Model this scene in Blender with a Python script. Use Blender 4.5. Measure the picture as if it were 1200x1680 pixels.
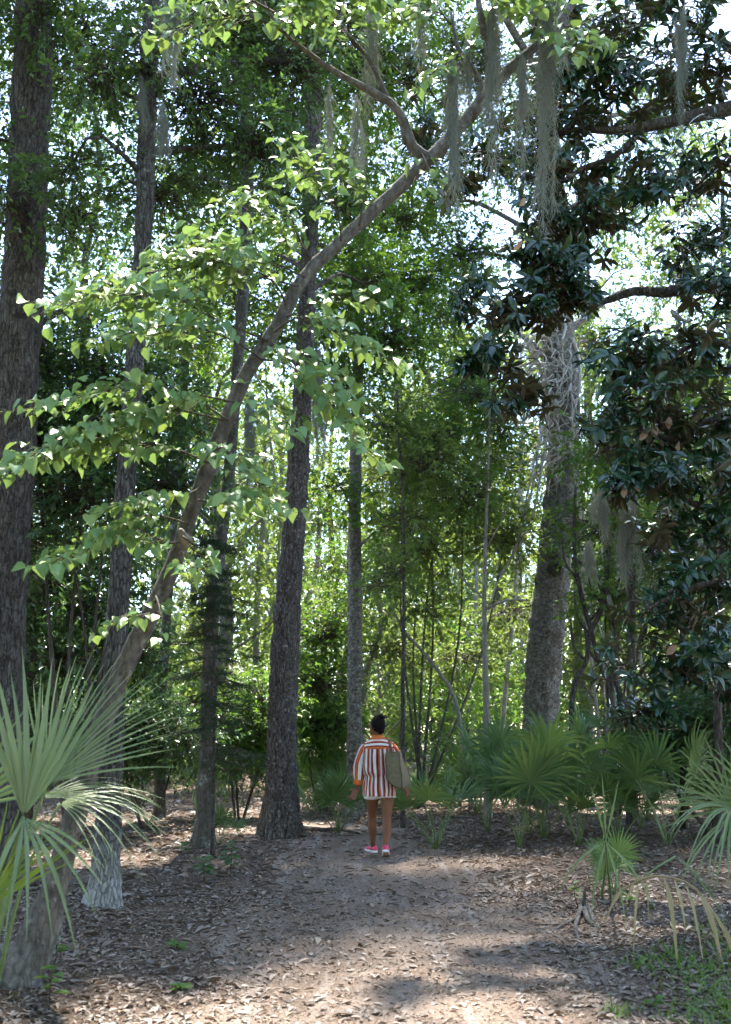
import bpy, bmesh, math, random
import numpy as np
from mathutils import Vector, Matrix, noise as mnoise
R = math.radians

# ---------------------------------------------------------------- scene, camera, world, sun, exposure
for o in list(bpy.data.objects): bpy.data.objects.remove(o)
SC = bpy.context.scene
COL = SC.collection
rng = np.random.default_rng(7)
random.seed(7)

FPX = 1633.0                     # focal length in photograph pixels (35 mm on a 36 mm tall frame)
PITCH = math.atan(355.0 / FPX)   # horizon at row 1195 of 1680
CAMZ = 1.5
cam_d = bpy.data.cameras.new('camera'); cam = bpy.data.objects.new('camera', cam_d); COL.objects.link(cam)
cam.location = (0, 0, CAMZ); cam.rotation_euler = (R(90) + PITCH, 0, 0)
cam_d.sensor_fit = 'VERTICAL'; cam_d.sensor_height = 36.0; cam_d.lens = 35.0
cam_d.clip_start = 0.05; cam_d.clip_end = 2000
cam_d.dof.use_dof = True; cam_d.dof.focus_distance = 10.5; cam_d.dof.aperture_fstop = 2.8
SC.camera = cam

SUN_EL, SUN_AZ = 67.0, 6.0     # degrees; azimuth clockwise from +Y (high and ahead)
W = bpy.data.worlds.new('World'); SC.world = W; W.use_nodes = True
wn = W.node_tree; wn.nodes.clear()
sky = wn.nodes.new('ShaderNodeTexSky'); sky.sky_type = 'NISHITA'; sky.sun_disc = False
sky.sun_elevation = R(SUN_EL); sky.sun_rotation = R(SUN_AZ); sky.air_density = 1.0; sky.dust_density = 0.6; sky.ozone_density = 1.0
bg = wn.nodes.new('ShaderNodeBackground'); bg.inputs[1].default_value = 0.15
wo = wn.nodes.new('ShaderNodeOutputWorld')
wn.links.new(sky.outputs[0], bg.inputs[0]); wn.links.new(bg.outputs[0], wo.inputs[0])
sun_d = bpy.data.lights.new('sun', 'SUN'); sun_d.energy = 3.3; sun_d.angle = R(1.4); sun_d.color = (1.0, 0.95, 0.86)
sun = bpy.data.objects.new('sun', sun_d); COL.objects.link(sun)
sdir = Vector((math.sin(R(SUN_AZ)) * math.cos(R(SUN_EL)), math.cos(R(SUN_AZ)) * math.cos(R(SUN_EL)), math.sin(R(SUN_EL))))
sun.rotation_euler = sdir.to_track_quat('Z', 'Y').to_euler(); sun.location = (0, 0, 30)
SC.view_settings.view_transform = 'Standard'; SC.view_settings.look = 'None'
SC.view_settings.gamma = 1.0; SC.view_settings.use_curve_mapping = False
SC.view_settings.exposure = 2.9
SC.render.engine = 'CYCLES'
cy = SC.cycles
cy.max_bounces = 5; cy.diffuse_bounces = 4; cy.use_light_tree = False; cy.glossy_bounces = 2; cy.transmission_bounces = 3; cy.transparent_max_bounces = 4
cy.use_denoising = True; cy.use_adaptive_sampling = True; cy.adaptive_threshold = 0.03; cy.caustics_reflective = False; cy.caustics_refractive = False

# ---------------------------------------------------------------- picture <-> place
CT, ST = math.cos(PITCH), math.sin(PITCH)
def P(px, py, Y):
    """the place on the sight line through a photograph pixel that lies Y metres ahead"""
    dx, dy = (px - 600) / FPX, (840 - py) / FPX
    t = Y / (CT - dy * ST)
    return np.array([dx * t, Y, CAMZ + (ST + dy * CT) * t])
def gYd(py):
    dy = (840 - py) / FPX
    return -CAMZ / (ST + dy * CT) * (CT - dy * ST)
def G(px, py):
    p = P(px, py, gYd(py)); p[2] = gz(p[0], p[1]); return p
def path_x(y): return 0.22 + 0.10 * np.sin(y * 0.35) + 0.012 * (y - 5) - 0.13 * np.maximum(0, y - 12.0) ** 1.5
def path_w(y): return np.clip(1.55 - 0.045 * (y - 4), 0.75, 1.6) + 0.18 * np.sin(y * 1.7)
def gz(x, y):
    d = np.abs(x - path_x(y)) - path_w(y)
    m = np.clip(d / 1.2, 0, 1)
    return m * (0.05 + 0.03 * np.sin(1.3 * x + 0.6 * y) + 0.025 * np.sin(2.9 * y - 1.1 * x))

# ---------------------------------------------------------------- materials
MATS = {}
def nmat(name):
    m = bpy.data.materials.new(name); m.use_nodes = True; m.node_tree.nodes.clear(); MATS[name] = m
    return m, m.node_tree.nodes, m.node_tree.links
def N(nodes, t, **kw):
    n = nodes.new(t)
    for k, v in kw.items(): setattr(n, k, v)
    return n
def ramp(nodes, stops, interp='LINEAR'):
    r = nodes.new('ShaderNodeValToRGB'); r.color_ramp.interpolation = interp
    e = r.color_ramp.elements
    while len(e) < len(stops): e.new(0.5)
    for i, (p, c) in enumerate(stops):
        e[i].position = p; e[i].color = (c[0], c[1], c[2], 1)
    return r

def leaf_mat(name, cols, trans=0.4, tcol=(0.16, 0.26, 0.03), rough=0.4, spec=0.4, back=None, sheen=1.0, spots=0.0):
    """a two-sided leaf: gloss and colour above, light passing through, its own colour beneath"""
    m, n, l = nmat(name)
    geo = N(n, 'ShaderNodeNewGeometry'); oi = N(n, 'ShaderNodeObjectInfo')
    ad = N(n, 'ShaderNodeMath', operation='ADD'); fr = N(n, 'ShaderNodeMath', operation='FRACT')
    l.new(geo.outputs['Random Per Island'], ad.inputs[0]); l.new(oi.outputs['Random'], ad.inputs[1]); l.new(ad.outputs[0], fr.inputs[0])
    rp = ramp(n, [(i / (len(cols) - 1), c) for i, c in enumerate(cols)])
    l.new(fr.outputs[0], rp.inputs[0]); col = rp.outputs[0]
    if spots > 0:
        tc = N(n, 'ShaderNodeTexCoord'); nz = N(n, 'ShaderNodeTexNoise'); nz.inputs['Scale'].default_value = 60
        l.new(tc.outputs['Object'], nz.inputs['Vector'])
        mx0 = N(n, 'ShaderNodeMix', data_type='RGBA', blend_type='MULTIPLY'); mx0.inputs[0].default_value = spots
        l.new(col, mx0.inputs[6]); l.new(nz.outputs[0], mx0.inputs[7]); col = mx0.outputs[2]
    if back:
        mx = N(n, 'ShaderNodeMix', data_type='RGBA'); mx.inputs[7].default_value = (*back, 1)
        l.new(geo.outputs['Backfacing'], mx.inputs[0]); l.new(col, mx.inputs[6]); col = mx.outputs[2]
    pb = N(n, 'ShaderNodeBsdfPrincipled'); pb.inputs['Roughness'].default_value = rough; pb.inputs['Specular IOR Level'].default_value = spec
    l.new(col, pb.inputs['Base Color'])
    out = N(n, 'ShaderNodeOutputMaterial')
    if trans > 0:
        tr = N(n, 'ShaderNodeBsdfTranslucent')
        tm = N(n, 'ShaderNodeMix', data_type='RGBA', blend_type='MIX'); tm.inputs[0].default_value = 0.6
        l.new(rp.outputs[0], tm.inputs[6]); tm.inputs[7].default_value = (*tcol, 1); l.new(tm.outputs[2], tr.inputs[0])
        ms = N(n, 'ShaderNodeMixShader'); ms.inputs[0].default_value = trans
        l.new(pb.outputs[0], ms.inputs[1]); l.new(tr.outputs[0], ms.inputs[2]); l.new(ms.outputs[0], out.inputs[0])
    else:
        l.new(pb.outputs[0], out.inputs[0])
    return m

def bark_mat(name, dark, mid, light, sx=14, sz=3.0, lichen=0.3, lcol=(0.42, 0.44, 0.40), bump=0.6, low=None, crack=1.0, lsc=9):
    m, n, l = nmat(name)
    tc = N(n, 'ShaderNodeTexCoord'); mp = N(n, 'ShaderNodeMapping'); mp.inputs['Scale'].default_value = (sx, sx, sz)
    l.new(tc.outputs['Object'], mp.inputs[0])
    n1 = N(n, 'ShaderNodeTexNoise'); n1.inputs['Scale'].default_value = 1.6; n1.inputs['Detail'].default_value = 8; n1.inputs['Roughness'].default_value = 0.7
    vo = N(n, 'ShaderNodeTexVoronoi', feature='DISTANCE_TO_EDGE'); vo.inputs['Scale'].default_value = 2.2
    l.new(mp.outputs[0], n1.inputs['Vector'])
    dv = N(n, 'ShaderNodeVectorMath', operation='ADD'); l.new(mp.outputs[0], dv.inputs[0])
    sc = N(n, 'ShaderNodeVectorMath', operation='SCALE'); sc.inputs['Scale'].default_value = 0.8; l.new(n1.outputs['Color'], sc.inputs[0]); l.new(sc.outputs[0], dv.inputs[1])
    l.new(dv.outputs[0], vo.inputs['Vector'])
    rp = ramp(n, [(0.28, dark), (0.5, mid), (0.72, light)]); l.new(n1.outputs[0], rp.inputs[0])
    cr = ramp(n, [(0.0, (0.25, 0.25, 0.25)), (0.12, (1, 1, 1))]); l.new(vo.outputs[0], cr.inputs[0])
    mul = N(n, 'ShaderNodeMix', data_type='RGBA', blend_type='MULTIPLY'); mul.inputs[0].default_value = 0.75 * crack
    l.new(rp.outputs[0], mul.inputs[6]); l.new(cr.outputs[0], mul.inputs[7])
    n2 = N(n, 'ShaderNodeTexNoise'); n2.inputs['Scale'].default_value = lsc; n2.inputs['Detail'].default_value = 5; n2.inputs['Roughness'].default_value = 0.75
    l.new(tc.outputs['Object'], n2.inputs['Vector'])
    lr = ramp(n, [(0.64 - 0.2 * lichen, (0, 0, 0)), (0.72 - 0.2 * lichen, (1, 1, 1))]); l.new(n2.outputs[0], lr.inputs[0])
    lm = N(n, 'ShaderNodeMath', operation='MULTIPLY'); lm.inputs[1].default_value = min(1, lichen * 1.8); l.new(lr.outputs[0], lm.inputs[0])
    mx = N(n, 'ShaderNodeMix', data_type='RGBA'); l.new(lm.outputs[0], mx.inputs[0]); l.new(mul.outputs[2], mx.inputs[6]); mx.inputs[7].default_value = (*lcol, 1)
    col = mx.outputs[2]
    if low:   # pale lichen crust on the foot of the trunk
        sp = N(n, 'ShaderNodeSeparateXYZ'); l.new(tc.outputs['Object'], sp.inputs[0])
        nm = N(n, 'ShaderNodeMath', operation='MULTIPLY_ADD'); l.new(n2.outputs[0], nm.inputs[0]); nm.inputs[1].default_value = 1.6; l.new(sp.outputs[2], nm.inputs[2])
        r2 = ramp(n, [(0.40, (0.85, 0.85, 0.85)), (0.95, (0, 0, 0))])
        dvd = N(n, 'ShaderNodeMath', operation='DIVIDE'); dvd.inputs[1].default_value = low[1]; l.new(nm.outputs[0], dvd.inputs[0]); l.new(dvd.outputs[0], r2.inputs[0])
        m2 = N(n, 'ShaderNodeMix', data_type='RGBA'); l.new(r2.outputs[0], m2.inputs[0]); l.new(col, m2.inputs[6])
        m3 = N(n, 'ShaderNodeMix', data_type='RGBA', blend_type='MULTIPLY'); m3.inputs[0].default_value = 0.5; m3.inputs[6].default_value = (*low[0], 1); l.new(cr.outputs[0], m3.inputs[7])
        l.new(m3.outputs[2], m2.inputs[7]); col = m2.outputs[2]
    pb = N(n, 'ShaderNodeBsdfPrincipled'); pb.inputs['Roughness'].default_value = 0.9; pb.inputs['Specular IOR Level'].default_value = 0.15
    l.new(col, pb.inputs['Base Color'])
    hs = N(n, 'ShaderNodeMath', operation='MULTIPLY_ADD'); l.new(cr.outputs[0], hs.inputs[0]); hs.inputs[1].default_value = 0.7; l.new(n1.outputs[0], hs.inputs[2])
    bp = N(n, 'ShaderNodeBump'); bp.inputs['Strength'].default_value = bump; bp.inputs['Distance'].default_value = 0.03
    l.new(hs.outputs[0], bp.inputs['Height']); l.new(bp.outputs[0], pb.inputs['Normal'])
    out = N(n, 'ShaderNodeOutputMaterial'); l.new(pb.outputs[0], out.inputs[0])
    return m

def plain_mat(name, c1, c2, scale=20, rough=0.8, spec=0.3, bump=0.2, dist=0.01):
    m, n, l = nmat(name)
    tc = N(n, 'ShaderNodeTexCoord'); nz = N(n, 'ShaderNodeTexNoise'); nz.inputs['Scale'].default_value = scale; nz.inputs['Detail'].default_value = 6
    l.new(tc.outputs['Object'], nz.inputs['Vector']); rp = ramp(n, [(0.3, c1), (0.7, c2)]); l.new(nz.outputs[0], rp.inputs[0])
    pb = N(n, 'ShaderNodeBsdfPrincipled'); pb.inputs['Roughness'].default_value = rough; pb.inputs['Specular IOR Level'].default_value = spec
    l.new(rp.outputs[0], pb.inputs['Base Color'])
    bp = N(n, 'ShaderNodeBump'); bp.inputs['Strength'].default_value = bump; bp.inputs['Distance'].default_value = dist
    l.new(nz.outputs[0], bp.inputs['Height']); l.new(bp.outputs[0], pb.inputs['Normal'])
    out = N(n, 'ShaderNodeOutputMaterial'); l.new(pb.outputs[0], out.inputs[0]); return m

def soil_mat(name, stops, fine=70, big=1.3, bump=0.8, streak=0):
    m, n, l = nmat(name)
    tc = N(n, 'ShaderNodeTexCoord')
    a = N(n, 'ShaderNodeTexNoise'); a.inputs['Scale'].default_value = big; a.inputs['Detail'].default_value = 9; a.inputs['Roughness'].default_value = 0.68
    b = N(n, 'ShaderNodeTexNoise'); b.inputs['Scale'].default_value = fine; b.inputs['Detail'].default_value = 8; b.inputs['Roughness'].default_value = 0.75
    l.new(tc.outputs['Object'], a.inputs['Vector']); l.new(tc.outputs['Object'], b.inputs['Vector'])
    mxv = N(n, 'ShaderNodeMath', operation='MULTIPLY_ADD'); l.new(b.outputs[0], mxv.inputs[0]); mxv.inputs[1].default_value = 0.55
    hv = N(n, 'ShaderNodeMath', operation='MULTIPLY'); hv.inputs[1].default_value = 0.45; l.new(a.outputs[0], hv.inputs[0]); l.new(hv.outputs[0], mxv.inputs[2])
    rp = ramp(n, stops); l.new(mxv.outputs[0], rp.inputs[0])
    vo = N(n, 'ShaderNodeTexVoronoi'); vo.inputs['Scale'].default_value = 90; l.new(tc.outputs['Object'], vo.inputs['Vector'])
    vr = ramp(n, [(0.0, (0.5, 0.45, 0.4)), (0.55, (1, 1, 1)), (0.8, (1.0, 0.95, 0.88))])
    l.new(vo.outputs['Color'], vr.inputs[0])
    mul = N(n, 'ShaderNodeMix', data_type='RGBA', blend_type='MULTIPLY'); mul.inputs[0].default_value = 0.8; l.new(rp.outputs[0], mul.inputs[6]); l.new(vr.outputs[0], mul.inputs[7])
    col = mul.outputs[2]
    if streak:     # pale dust drawn out along the way people walk
        mp = N(n, 'ShaderNodeMapping'); mp.inputs['Scale'].default_value = (5.0, 0.45, 1.0); l.new(tc.outputs['Object'], mp.inputs[0])
        st_ = N(n, 'ShaderNodeTexNoise'); st_.inputs['Scale'].default_value = 1.3; st_.inputs['Detail'].default_value = 6; st_.inputs['Roughness'].default_value = 0.65; l.new(mp.outputs[0], st_.inputs['Vector'])
        sr = ramp(n, [(0.52, (0, 0, 0)), (0.72, (streak, streak, streak))]); l.new(st_.outputs[0], sr.inputs[0])
        sm_ = N(n, 'ShaderNodeMix', data_type='RGBA'); l.new(sr.outputs[0], sm_.inputs[0]); l.new(col, sm_.inputs[6]); sm_.inputs[7].default_value = (0.40, 0.36, 0.325, 1); col = sm_.outputs[2]
    pb = N(n, 'ShaderNodeBsdfPrincipled'); pb.inputs['Roughness'].default_value = 0.95; pb.inputs['Specular IOR Level'].default_value = 0.1
    l.new(col, pb.inputs['Base Color'])
    bp = N(n, 'ShaderNodeBump'); bp.inputs['Strength'].default_value = bump; bp.inputs['Distance'].default_value = 0.02
    l.new(b.outputs[0], bp.inputs['Height']); l.new(bp.outputs[0], pb.inputs['Normal'])
    out = N(n, 'ShaderNodeOutputMaterial'); l.new(pb.outputs[0], out.inputs[0]); return m

M = MATS
leaf_mat('redbud_leaf', [(0.11, 0.21, 0.06), (0.18, 0.30, 0.09), (0.23, 0.33, 0.085), (0.13, 0.25, 0.08), (0.20, 0.32, 0.11), (0.095, 0.19, 0.055), (0.25, 0.31, 0.07), (0.16, 0.28, 0.095)], 0.30, (0.22, 0.32, 0.06), 0.42, 0.5)
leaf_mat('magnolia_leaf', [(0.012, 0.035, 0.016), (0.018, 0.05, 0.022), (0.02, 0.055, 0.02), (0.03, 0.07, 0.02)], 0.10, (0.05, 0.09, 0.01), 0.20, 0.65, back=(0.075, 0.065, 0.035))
leaf_mat('dead_magnolia_leaf', [(0.28, 0.17, 0.10), (0.36, 0.24, 0.16), (0.22, 0.12, 0.07)], 0.2, (0.3, 0.18, 0.08), 0.5, 0.3)
leaf_mat('oak_leaf', [(0.04, 0.09, 0.03), (0.06, 0.12, 0.036), (0.08, 0.145, 0.042), (0.045, 0.10, 0.038)], 0.42, (0.16, 0.28, 0.03), 0.32, 0.6)
leaf_mat('bright_leaf', [(0.05, 0.12, 0.022), (0.075, 0.16, 0.025), (0.10, 0.19, 0.03), (0.055, 0.13, 0.03)], 0.42, (0.18, 0.32, 0.02), 0.42, 0.4)
leaf_mat('laurel_leaf', [(0.035, 0.09, 0.03), (0.055, 0.12, 0.04), (0.045, 0.105, 0.034)], 0.32, (0.12, 0.23, 0.03), 0.28, 0.6)
leaf_mat('far_leaf', [(0.07, 0.125, 0.035), (0.10, 0.165, 0.04), (0.15, 0.21, 0.06), (0.08, 0.14, 0.045)], 0.5, (0.27, 0.34, 0.05), 0.42, 0.4)
leaf_mat('cedar_needle', [(0.014, 0.035, 0.014), (0.022, 0.05, 0.016), (0.03, 0.065, 0.02)], 0.15, (0.04, 0.09, 0.01), 0.6, 0.2)
leaf_mat('palm_leaf', [(0.15, 0.20, 0.085), (0.20, 0.255, 0.12), (0.125, 0.175, 0.07), (0.175, 0.225, 0.12)], 0.28, (0.18, 0.30, 0.05), 0.42, 0.45)
leaf_mat('palm_leaf_young', [(0.12, 0.20, 0.04), (0.15, 0.22, 0.04), (0.10, 0.18, 0.04)], 0.38, (0.26, 0.36, 0.02), 0.42, 0.4)
leaf_mat('palmetto_leaf', [(0.06, 0.12, 0.04), (0.085, 0.155, 0.045), (0.115, 0.185, 0.06), (0.065, 0.13, 0.045), (0.15, 0.21, 0.07)], 0.25, (0.16, 0.25, 0.04), 0.42, 0.28)
leaf_mat('dry_palm_leaf', [(0.34, 0.26, 0.14), (0.42, 0.34, 0.2), (0.30, 0.25, 0.10)], 0.3, (0.4, 0.3, 0.1), 0.6, 0.3)
leaf_mat('litter_leaf', [(0.13, 0.098, 0.078), (0.25, 0.192, 0.152), (0.35, 0.285, 0.235), (0.18, 0.14, 0.115), (0.43, 0.365, 0.315), (0.28, 0.17, 0.105), (0.24, 0.205, 0.175), (0.09, 0.07, 0.058), (0.36, 0.30, 0.255), (0.15, 0.118, 0.097)], 0.10, (0.3, 0.16, 0.06), 0.5, 0.35, spots=0.35)
leaf_mat('debris', [(0.09, 0.066, 0.05), (0.18, 0.13, 0.095), (0.30, 0.225, 0.17), (0.13, 0.098, 0.075), (0.40, 0.32, 0.255)], 0.0, rough=0.8, spec=0.2)
leaf_mat('grass_blade', [(0.07, 0.14, 0.03), (0.10, 0.18, 0.04), (0.14, 0.20, 0.05)], 0.4, (0.2, 0.34, 0.03), 0.45, 0.35)
leaf_mat('moss_fibre', [(0.14, 0.155, 0.125), (0.19, 0.205, 0.17), (0.25, 0.26, 0.22), (0.16, 0.17, 0.14)], 0.15, (0.3, 0.32, 0.24), 0.8, 0.1)
bark_mat('bark_dark', (0.045, 0.037, 0.03), (0.10, 0.085, 0.07), (0.18, 0.158, 0.135), 13, 3.0, 0.25, (0.34, 0.34, 0.31), 0.8, lsc=22)
bark_mat('bark_furrowed', (0.06, 0.047, 0.04), (0.13, 0.108, 0.093), (0.22, 0.19, 0.168), 16, 3.2, 0.40, (0.38, 0.37, 0.34), 1.0, lsc=26)
bark_mat('bark_pale_foot', (0.05, 0.042, 0.034), (0.10, 0.088, 0.075), (0.18, 0.165, 0.145), 16, 3.4, 0.3, (0.36, 0.36, 0.33), 0.9, low=((0.52, 0.51, 0.50), 1.6))
bark_mat('bark_lichen', (0.05, 0.044, 0.036), (0.10, 0.09, 0.075), (0.17, 0.155, 0.135), 10, 5, 0.38, (0.40, 0.43, 0.39), 0.5, crack=0.5, lsc=6)
bark_mat('bark_rough', (0.09, 0.08, 0.068), (0.25, 0.226, 0.196), (0.40, 0.37, 0.33), 7, 8.5, 0.3, (0.40, 0.39, 0.36), 1.0, lsc=18)
bark_mat('bark_smooth', (0.058, 0.052, 0.046), (0.135, 0.122, 0.108), (0.21, 0.194, 0.175), 11, 5, 0.34, (0.29, 0.28, 0.255), 0.6, crack=0.3, lsc=14)
bark_mat('bark_bleached', (0.15, 0.13, 0.105), (0.24, 0.215, 0.18), (0.36, 0.33, 0.285), 14, 4, 0.2, (0.5, 0.48, 0.44), 0.4, crack=0.4)
bark_mat('vine_bark', (0.30, 0.265, 0.22), (0.46, 0.415, 0.355), (0.60, 0.55, 0.49), 14, 4, 0.1, (0.5, 0.48, 0.44), 0.4, crack=0.4)
bark_mat('twig_bark', (0.045, 0.036, 0.028), (0.08, 0.066, 0.052), (0.13, 0.11, 0.09), 20, 8, 0.2, (0.3, 0.3, 0.27), 0.3, crack=0.3)
soil_mat('forest_floor', [(0.30, (0.055, 0.04, 0.031)), (0.5, (0.135, 0.10, 0.077)), (0.62, (0.21, 0.16, 0.128)), (0.75, (0.29, 0.23, 0.19))])
soil_mat('path_soil', [(0.30, (0.075, 0.055, 0.042)), (0.46, (0.165, 0.124, 0.098)), (0.58, (0.245, 0.192, 0.157)), (0.72, (0.34, 0.283, 0.24))], fine=95, bump=0.6, streak=0.55)
plain_mat('palm_stalk', (0.10, 0.16, 0.05), (0.16, 0.22, 0.08), 30, 0.5, 0.4)

# ---------------------------------------------------------------- mesh helpers
ORIG = {}
def mesh_np(name, V, faces, mat=None, smooth=True, attrs=None):
    """faces: list of integer arrays (n, k)"""
    me = bpy.data.meshes.new(name)
    V = np.ascontiguousarray(V, np.float32)
    me.vertices.add(len(V)); me.vertices.foreach_set('co', V.ravel())
    faces = [np.asarray(f) for f in faces if len(f)]
    nl = sum(f.size for f in faces); nf = sum(len(f) for f in faces)
    me.loops.add(nl); me.polygons.add(nf)
    me.loops.foreach_set('vertex_index', np.concatenate([f.ravel() for f in faces]).astype(np.int32))
    tot = np.concatenate([np.full(len(f), f.shape[1]) for f in faces])
    st = np.concatenate([[0], np.cumsum(tot)[:-1]]).astype(np.int32)
    me.polygons.foreach_set('loop_start', st)
    if smooth: me.polygons.foreach_set('use_smooth', np.ones(nf, bool))
    me.update(calc_edges=True)
    if attrs:
        for k, v in attrs.items():
            a = me.attributes.new(k, 'FLOAT', 'POINT'); a.data.foreach_set('value', np.asarray(v, np.float32))
    if mat: me.materials.append(M[mat])
    return me

def link(o, parent=None):
    COL.objects.link(o)
    if parent is not None: o.parent = parent
    return o
def tag(o, label=None, cat=None, group=None, kind=None):
    if label: o['label'] = label
    if cat: o['category'] = cat
    if group: o['group'] = group
    if kind: o['kind'] = kind
    return o
def thing(name, loc, label, cat, group=None):
    o = bpy.data.objects.new(name, None); o.empty_display_size = 0.1; link(o); o.location = tuple(loc)
    ORIG[o] = np.array(loc, float)
    return tag(o, label, cat, group)
def obj(name, V, faces, mat, parent=None, smooth=True, attrs=None, origin=None):
    """one mesh object; V in world coordinates, stored relative to its thing's base"""
    if parent is not None: og = ORIG[parent]
    else: og = np.array(origin if origin is not None else (0, 0, 0), float)
    me = mesh_np(name, np.asarray(V, float) - og, faces, mat, smooth, attrs)
    o = bpy.data.objects.new(name, me); link(o, parent)
    if parent is None: o.location = tuple(og)
    ORIG[o] = og
    return o
def copy_tree(o, parent=None):
    c = o.copy(); COL.objects.link(c); c.parent = parent
    for ch in list(KIDS.get(o, [])): 
        copy_tree(ch, c)
    return c
KIDS = {}
def kids_of(o):
    KIDS.clear()
    for ob in bpy.data.objects:
        if ob.parent: KIDS.setdefault(ob.parent, []).append(ob)

class MB:
    def __init__(s): s.V = []; s.F = {}; s.n = 0; s.A = []
    def add(s, V, faces, a=None):
        V = np.asarray(V, float)
        for f in faces:
            f = np.asarray(f)
            if len(f): s.F.setdefault(f.shape[1], []).append(f + s.n)
        s.V.append(V); s.n += len(V)
        if a is not None: s.A.append(np.asarray(a, float))
    def build(s, name, mat, parent=None, smooth=True, attr=None, origin=None):
        return obj(name, np.concatenate(s.V), [np.concatenate(f) for f in s.F.values()], mat, parent, smooth,
                   {attr: np.concatenate(s.A)} if attr else None, origin)

def nrm(v): return v / np.maximum(np.linalg.norm(v, axis=-1, keepdims=True), 1e-9)
def spline(pts, step):
    """Catmull-Rom through rows (x, y, z, r)"""
    p = np.asarray(pts, float)
    if len(p) < 2: return p
    q = np.vstack([2 * p[0] - p[1], p, 2 * p[-1] - p[-2]]); out = []
    for i in range(1, len(q) - 2):
        n = max(1, int(np.linalg.norm(q[i + 1, :3] - q[i, :3]) / step))
        t = np.arange(n)[:, None] / n
        a, b, c, d = q[i - 1], q[i], q[i + 1], q[i + 2]
        out.append(0.5 * (2 * b + (c - a) * t + (2 * a - 5 * b + 4 * c - d) * t**2 + (3 * b - a - 3 * c + d) * t**3))
    out.append(p[-1:]); return np.vstack(out)
def tube(pts, sides=10, step=0.12, rough=0.0, nscale=6.0, flare=0.0, seed=0, cap=True, straight=False):
    s = np.asarray(pts, float) if straight else spline(pts, step)
    c = s[:, :3]; r = np.maximum(s[:, 3], 0.0008)
    T = nrm(np.gradient(c, axis=0))
    u = np.cross(T[0], [0.3, 0.9, 0.2]); u = u / np.linalg.norm(u); U = [u]
    for i in range(1, len(c)):
        u = U[-1] - T[i] * np.dot(U[-1], T[i]); U.append(u / np.linalg.norm(u))
    U = np.array(U); Wv = np.cross(T, U)
    a = np.arange(sides) * 2 * np.pi / sides
    ring = (np.cos(a)[None, :, None] * U[:, None] + np.sin(a)[None, :, None] * Wv[:, None])
    rr = r[:, None] * np.ones(sides)
    if flare > 0:
        h = np.concatenate([[0], np.cumsum(np.linalg.norm(np.diff(c, axis=0), axis=1))])
        ex = np.exp(-h / (r[0] * 1.6))[:, None]
        rr = rr * (1 + flare * ex * (0.75 + 0.5 * np.cos(5 * a + seed)[None] + 0.25 * np.cos(3 * a + 2.1 * seed)[None]))
    V = c[:, None] + ring * rr[..., None]
    if rough > 0:
        Vf = V.reshape(-1, 3); off = np.array([mnoise.noise(Vector((v[0] * nscale + seed, v[1] * nscale, v[2] * nscale * 0.45))) + 0.5 * mnoise.noise(Vector((v[0] * nscale * 2.7, v[1] * nscale * 2.7 + seed, v[2] * nscale * 1.2))) for v in Vf]).reshape(V.shape[:2])
        V = c[:, None] + ring * (rr * (1 + rough * off))[..., None]
    n, k = len(c), sides
    i, j = np.meshgrid(np.arange(n - 1), np.arange(k), indexing='ij'); j2 = (j + 1) % k
    F = np.stack([i * k + j, i * k + j2, (i + 1) * k + j2, (i + 1) * k + j], -1).reshape(-1, 4)
    faces = [F]
    if cap: faces.append(np.array([np.arange(k)[::-1], (n - 1) * k + np.arange(k)]))
    return V.reshape(-1, 3), faces

# leaf templates: along +X, width along Y, upper side +Z
def tmpl(outline, fold=0.18, curl=0.12):
    """outline: (x, half width) from base to tip -> a blade folded on its midrib"""
    V = []; 
    for x, w in outline:
        z = -curl * x * x
        V += [(x, w, z + fold * w), (x, 0, z), (x, -w, z + fold * w)]
    F = []
    for i in range(len(outline) - 1):
        a, b = 3 * i, 3 * i + 3
        F += [(a, a + 1, b + 1, b), (a + 1, a + 2, b + 2, b + 1)]
    V = np.array(V, float); F = np.array(F)
    # weld the pinched ends into single points (triangles)
    faces = []
    for f in F: faces.append(f)
    return V, [np.array(faces)]
T_SIMPLE = (np.array([(0, 0, 0), (0.42, 0.5, 0.09), (1, 0, -0.12), (0.42, -0.5, 0.09)]), [np.array([(0, 2, 1), (0, 3, 2)])])
T_OVAL = (np.array([(0, 0, 0), (0.28, 0.42, 0.06), (0.62, 0.44, 0.03), (1, 0, -0.16), (0.62, -0.44, 0.03), (0.28, -0.42, 0.06), (0.5, 0, -0.05)]),
          [np.array([(0, 6, 1), (1, 6, 2), (2, 6, 3), (3, 6, 4), (4, 6, 5), (5, 6, 0)])])
T_HEART = (np.array([(0.0, 0, 0), (-0.10, 0.26, 0.05), (0.08, 0.47, 0.09), (0.36, 0.48, 0.07), (0.68, 0.27, 0.0), (1.0, 0, -0.16),
                     (0.68, -0.27, 0.0), (0.36, -0.48, 0.07), (0.08, -0.47, 0.09), (-0.10, -0.26, 0.05), (0.45, 0, -0.04)]),
           [np.array([(0, 10, 1), (1, 10, 2), (2, 10, 3), (3, 10, 4), (4, 10, 5), (5, 10, 6), (6, 10, 7), (7, 10, 8), (8, 10, 9), (9, 10, 0)])[:, [0, 1, 2]]])
T_MAG = (np.array([(0, 0, 0), (0.12, 0.10, 0.03), (0.4, 0.20, 0.06), (0.68, 0.20, 0.04), (0.9, 0.09, -0.03), (1.0, 0, -0.10), (0.9, -0.09, -0.03), (0.68, -0.20, 0.04), (0.4, -0.20, 0.06), (0.12, -0.10, 0.03), (0.4, 0, 0.0), (0.72, 0, -0.02)]),
         [np.array([(0, 10, 1), (1, 10, 2), (2, 10, 11), (2, 11, 3), (3, 11, 4), (4, 11, 5), (5, 11, 6), (6, 11, 7), (7, 11, 10), (7, 10, 8), (8, 10, 9), (9, 10, 0)])])
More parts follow.
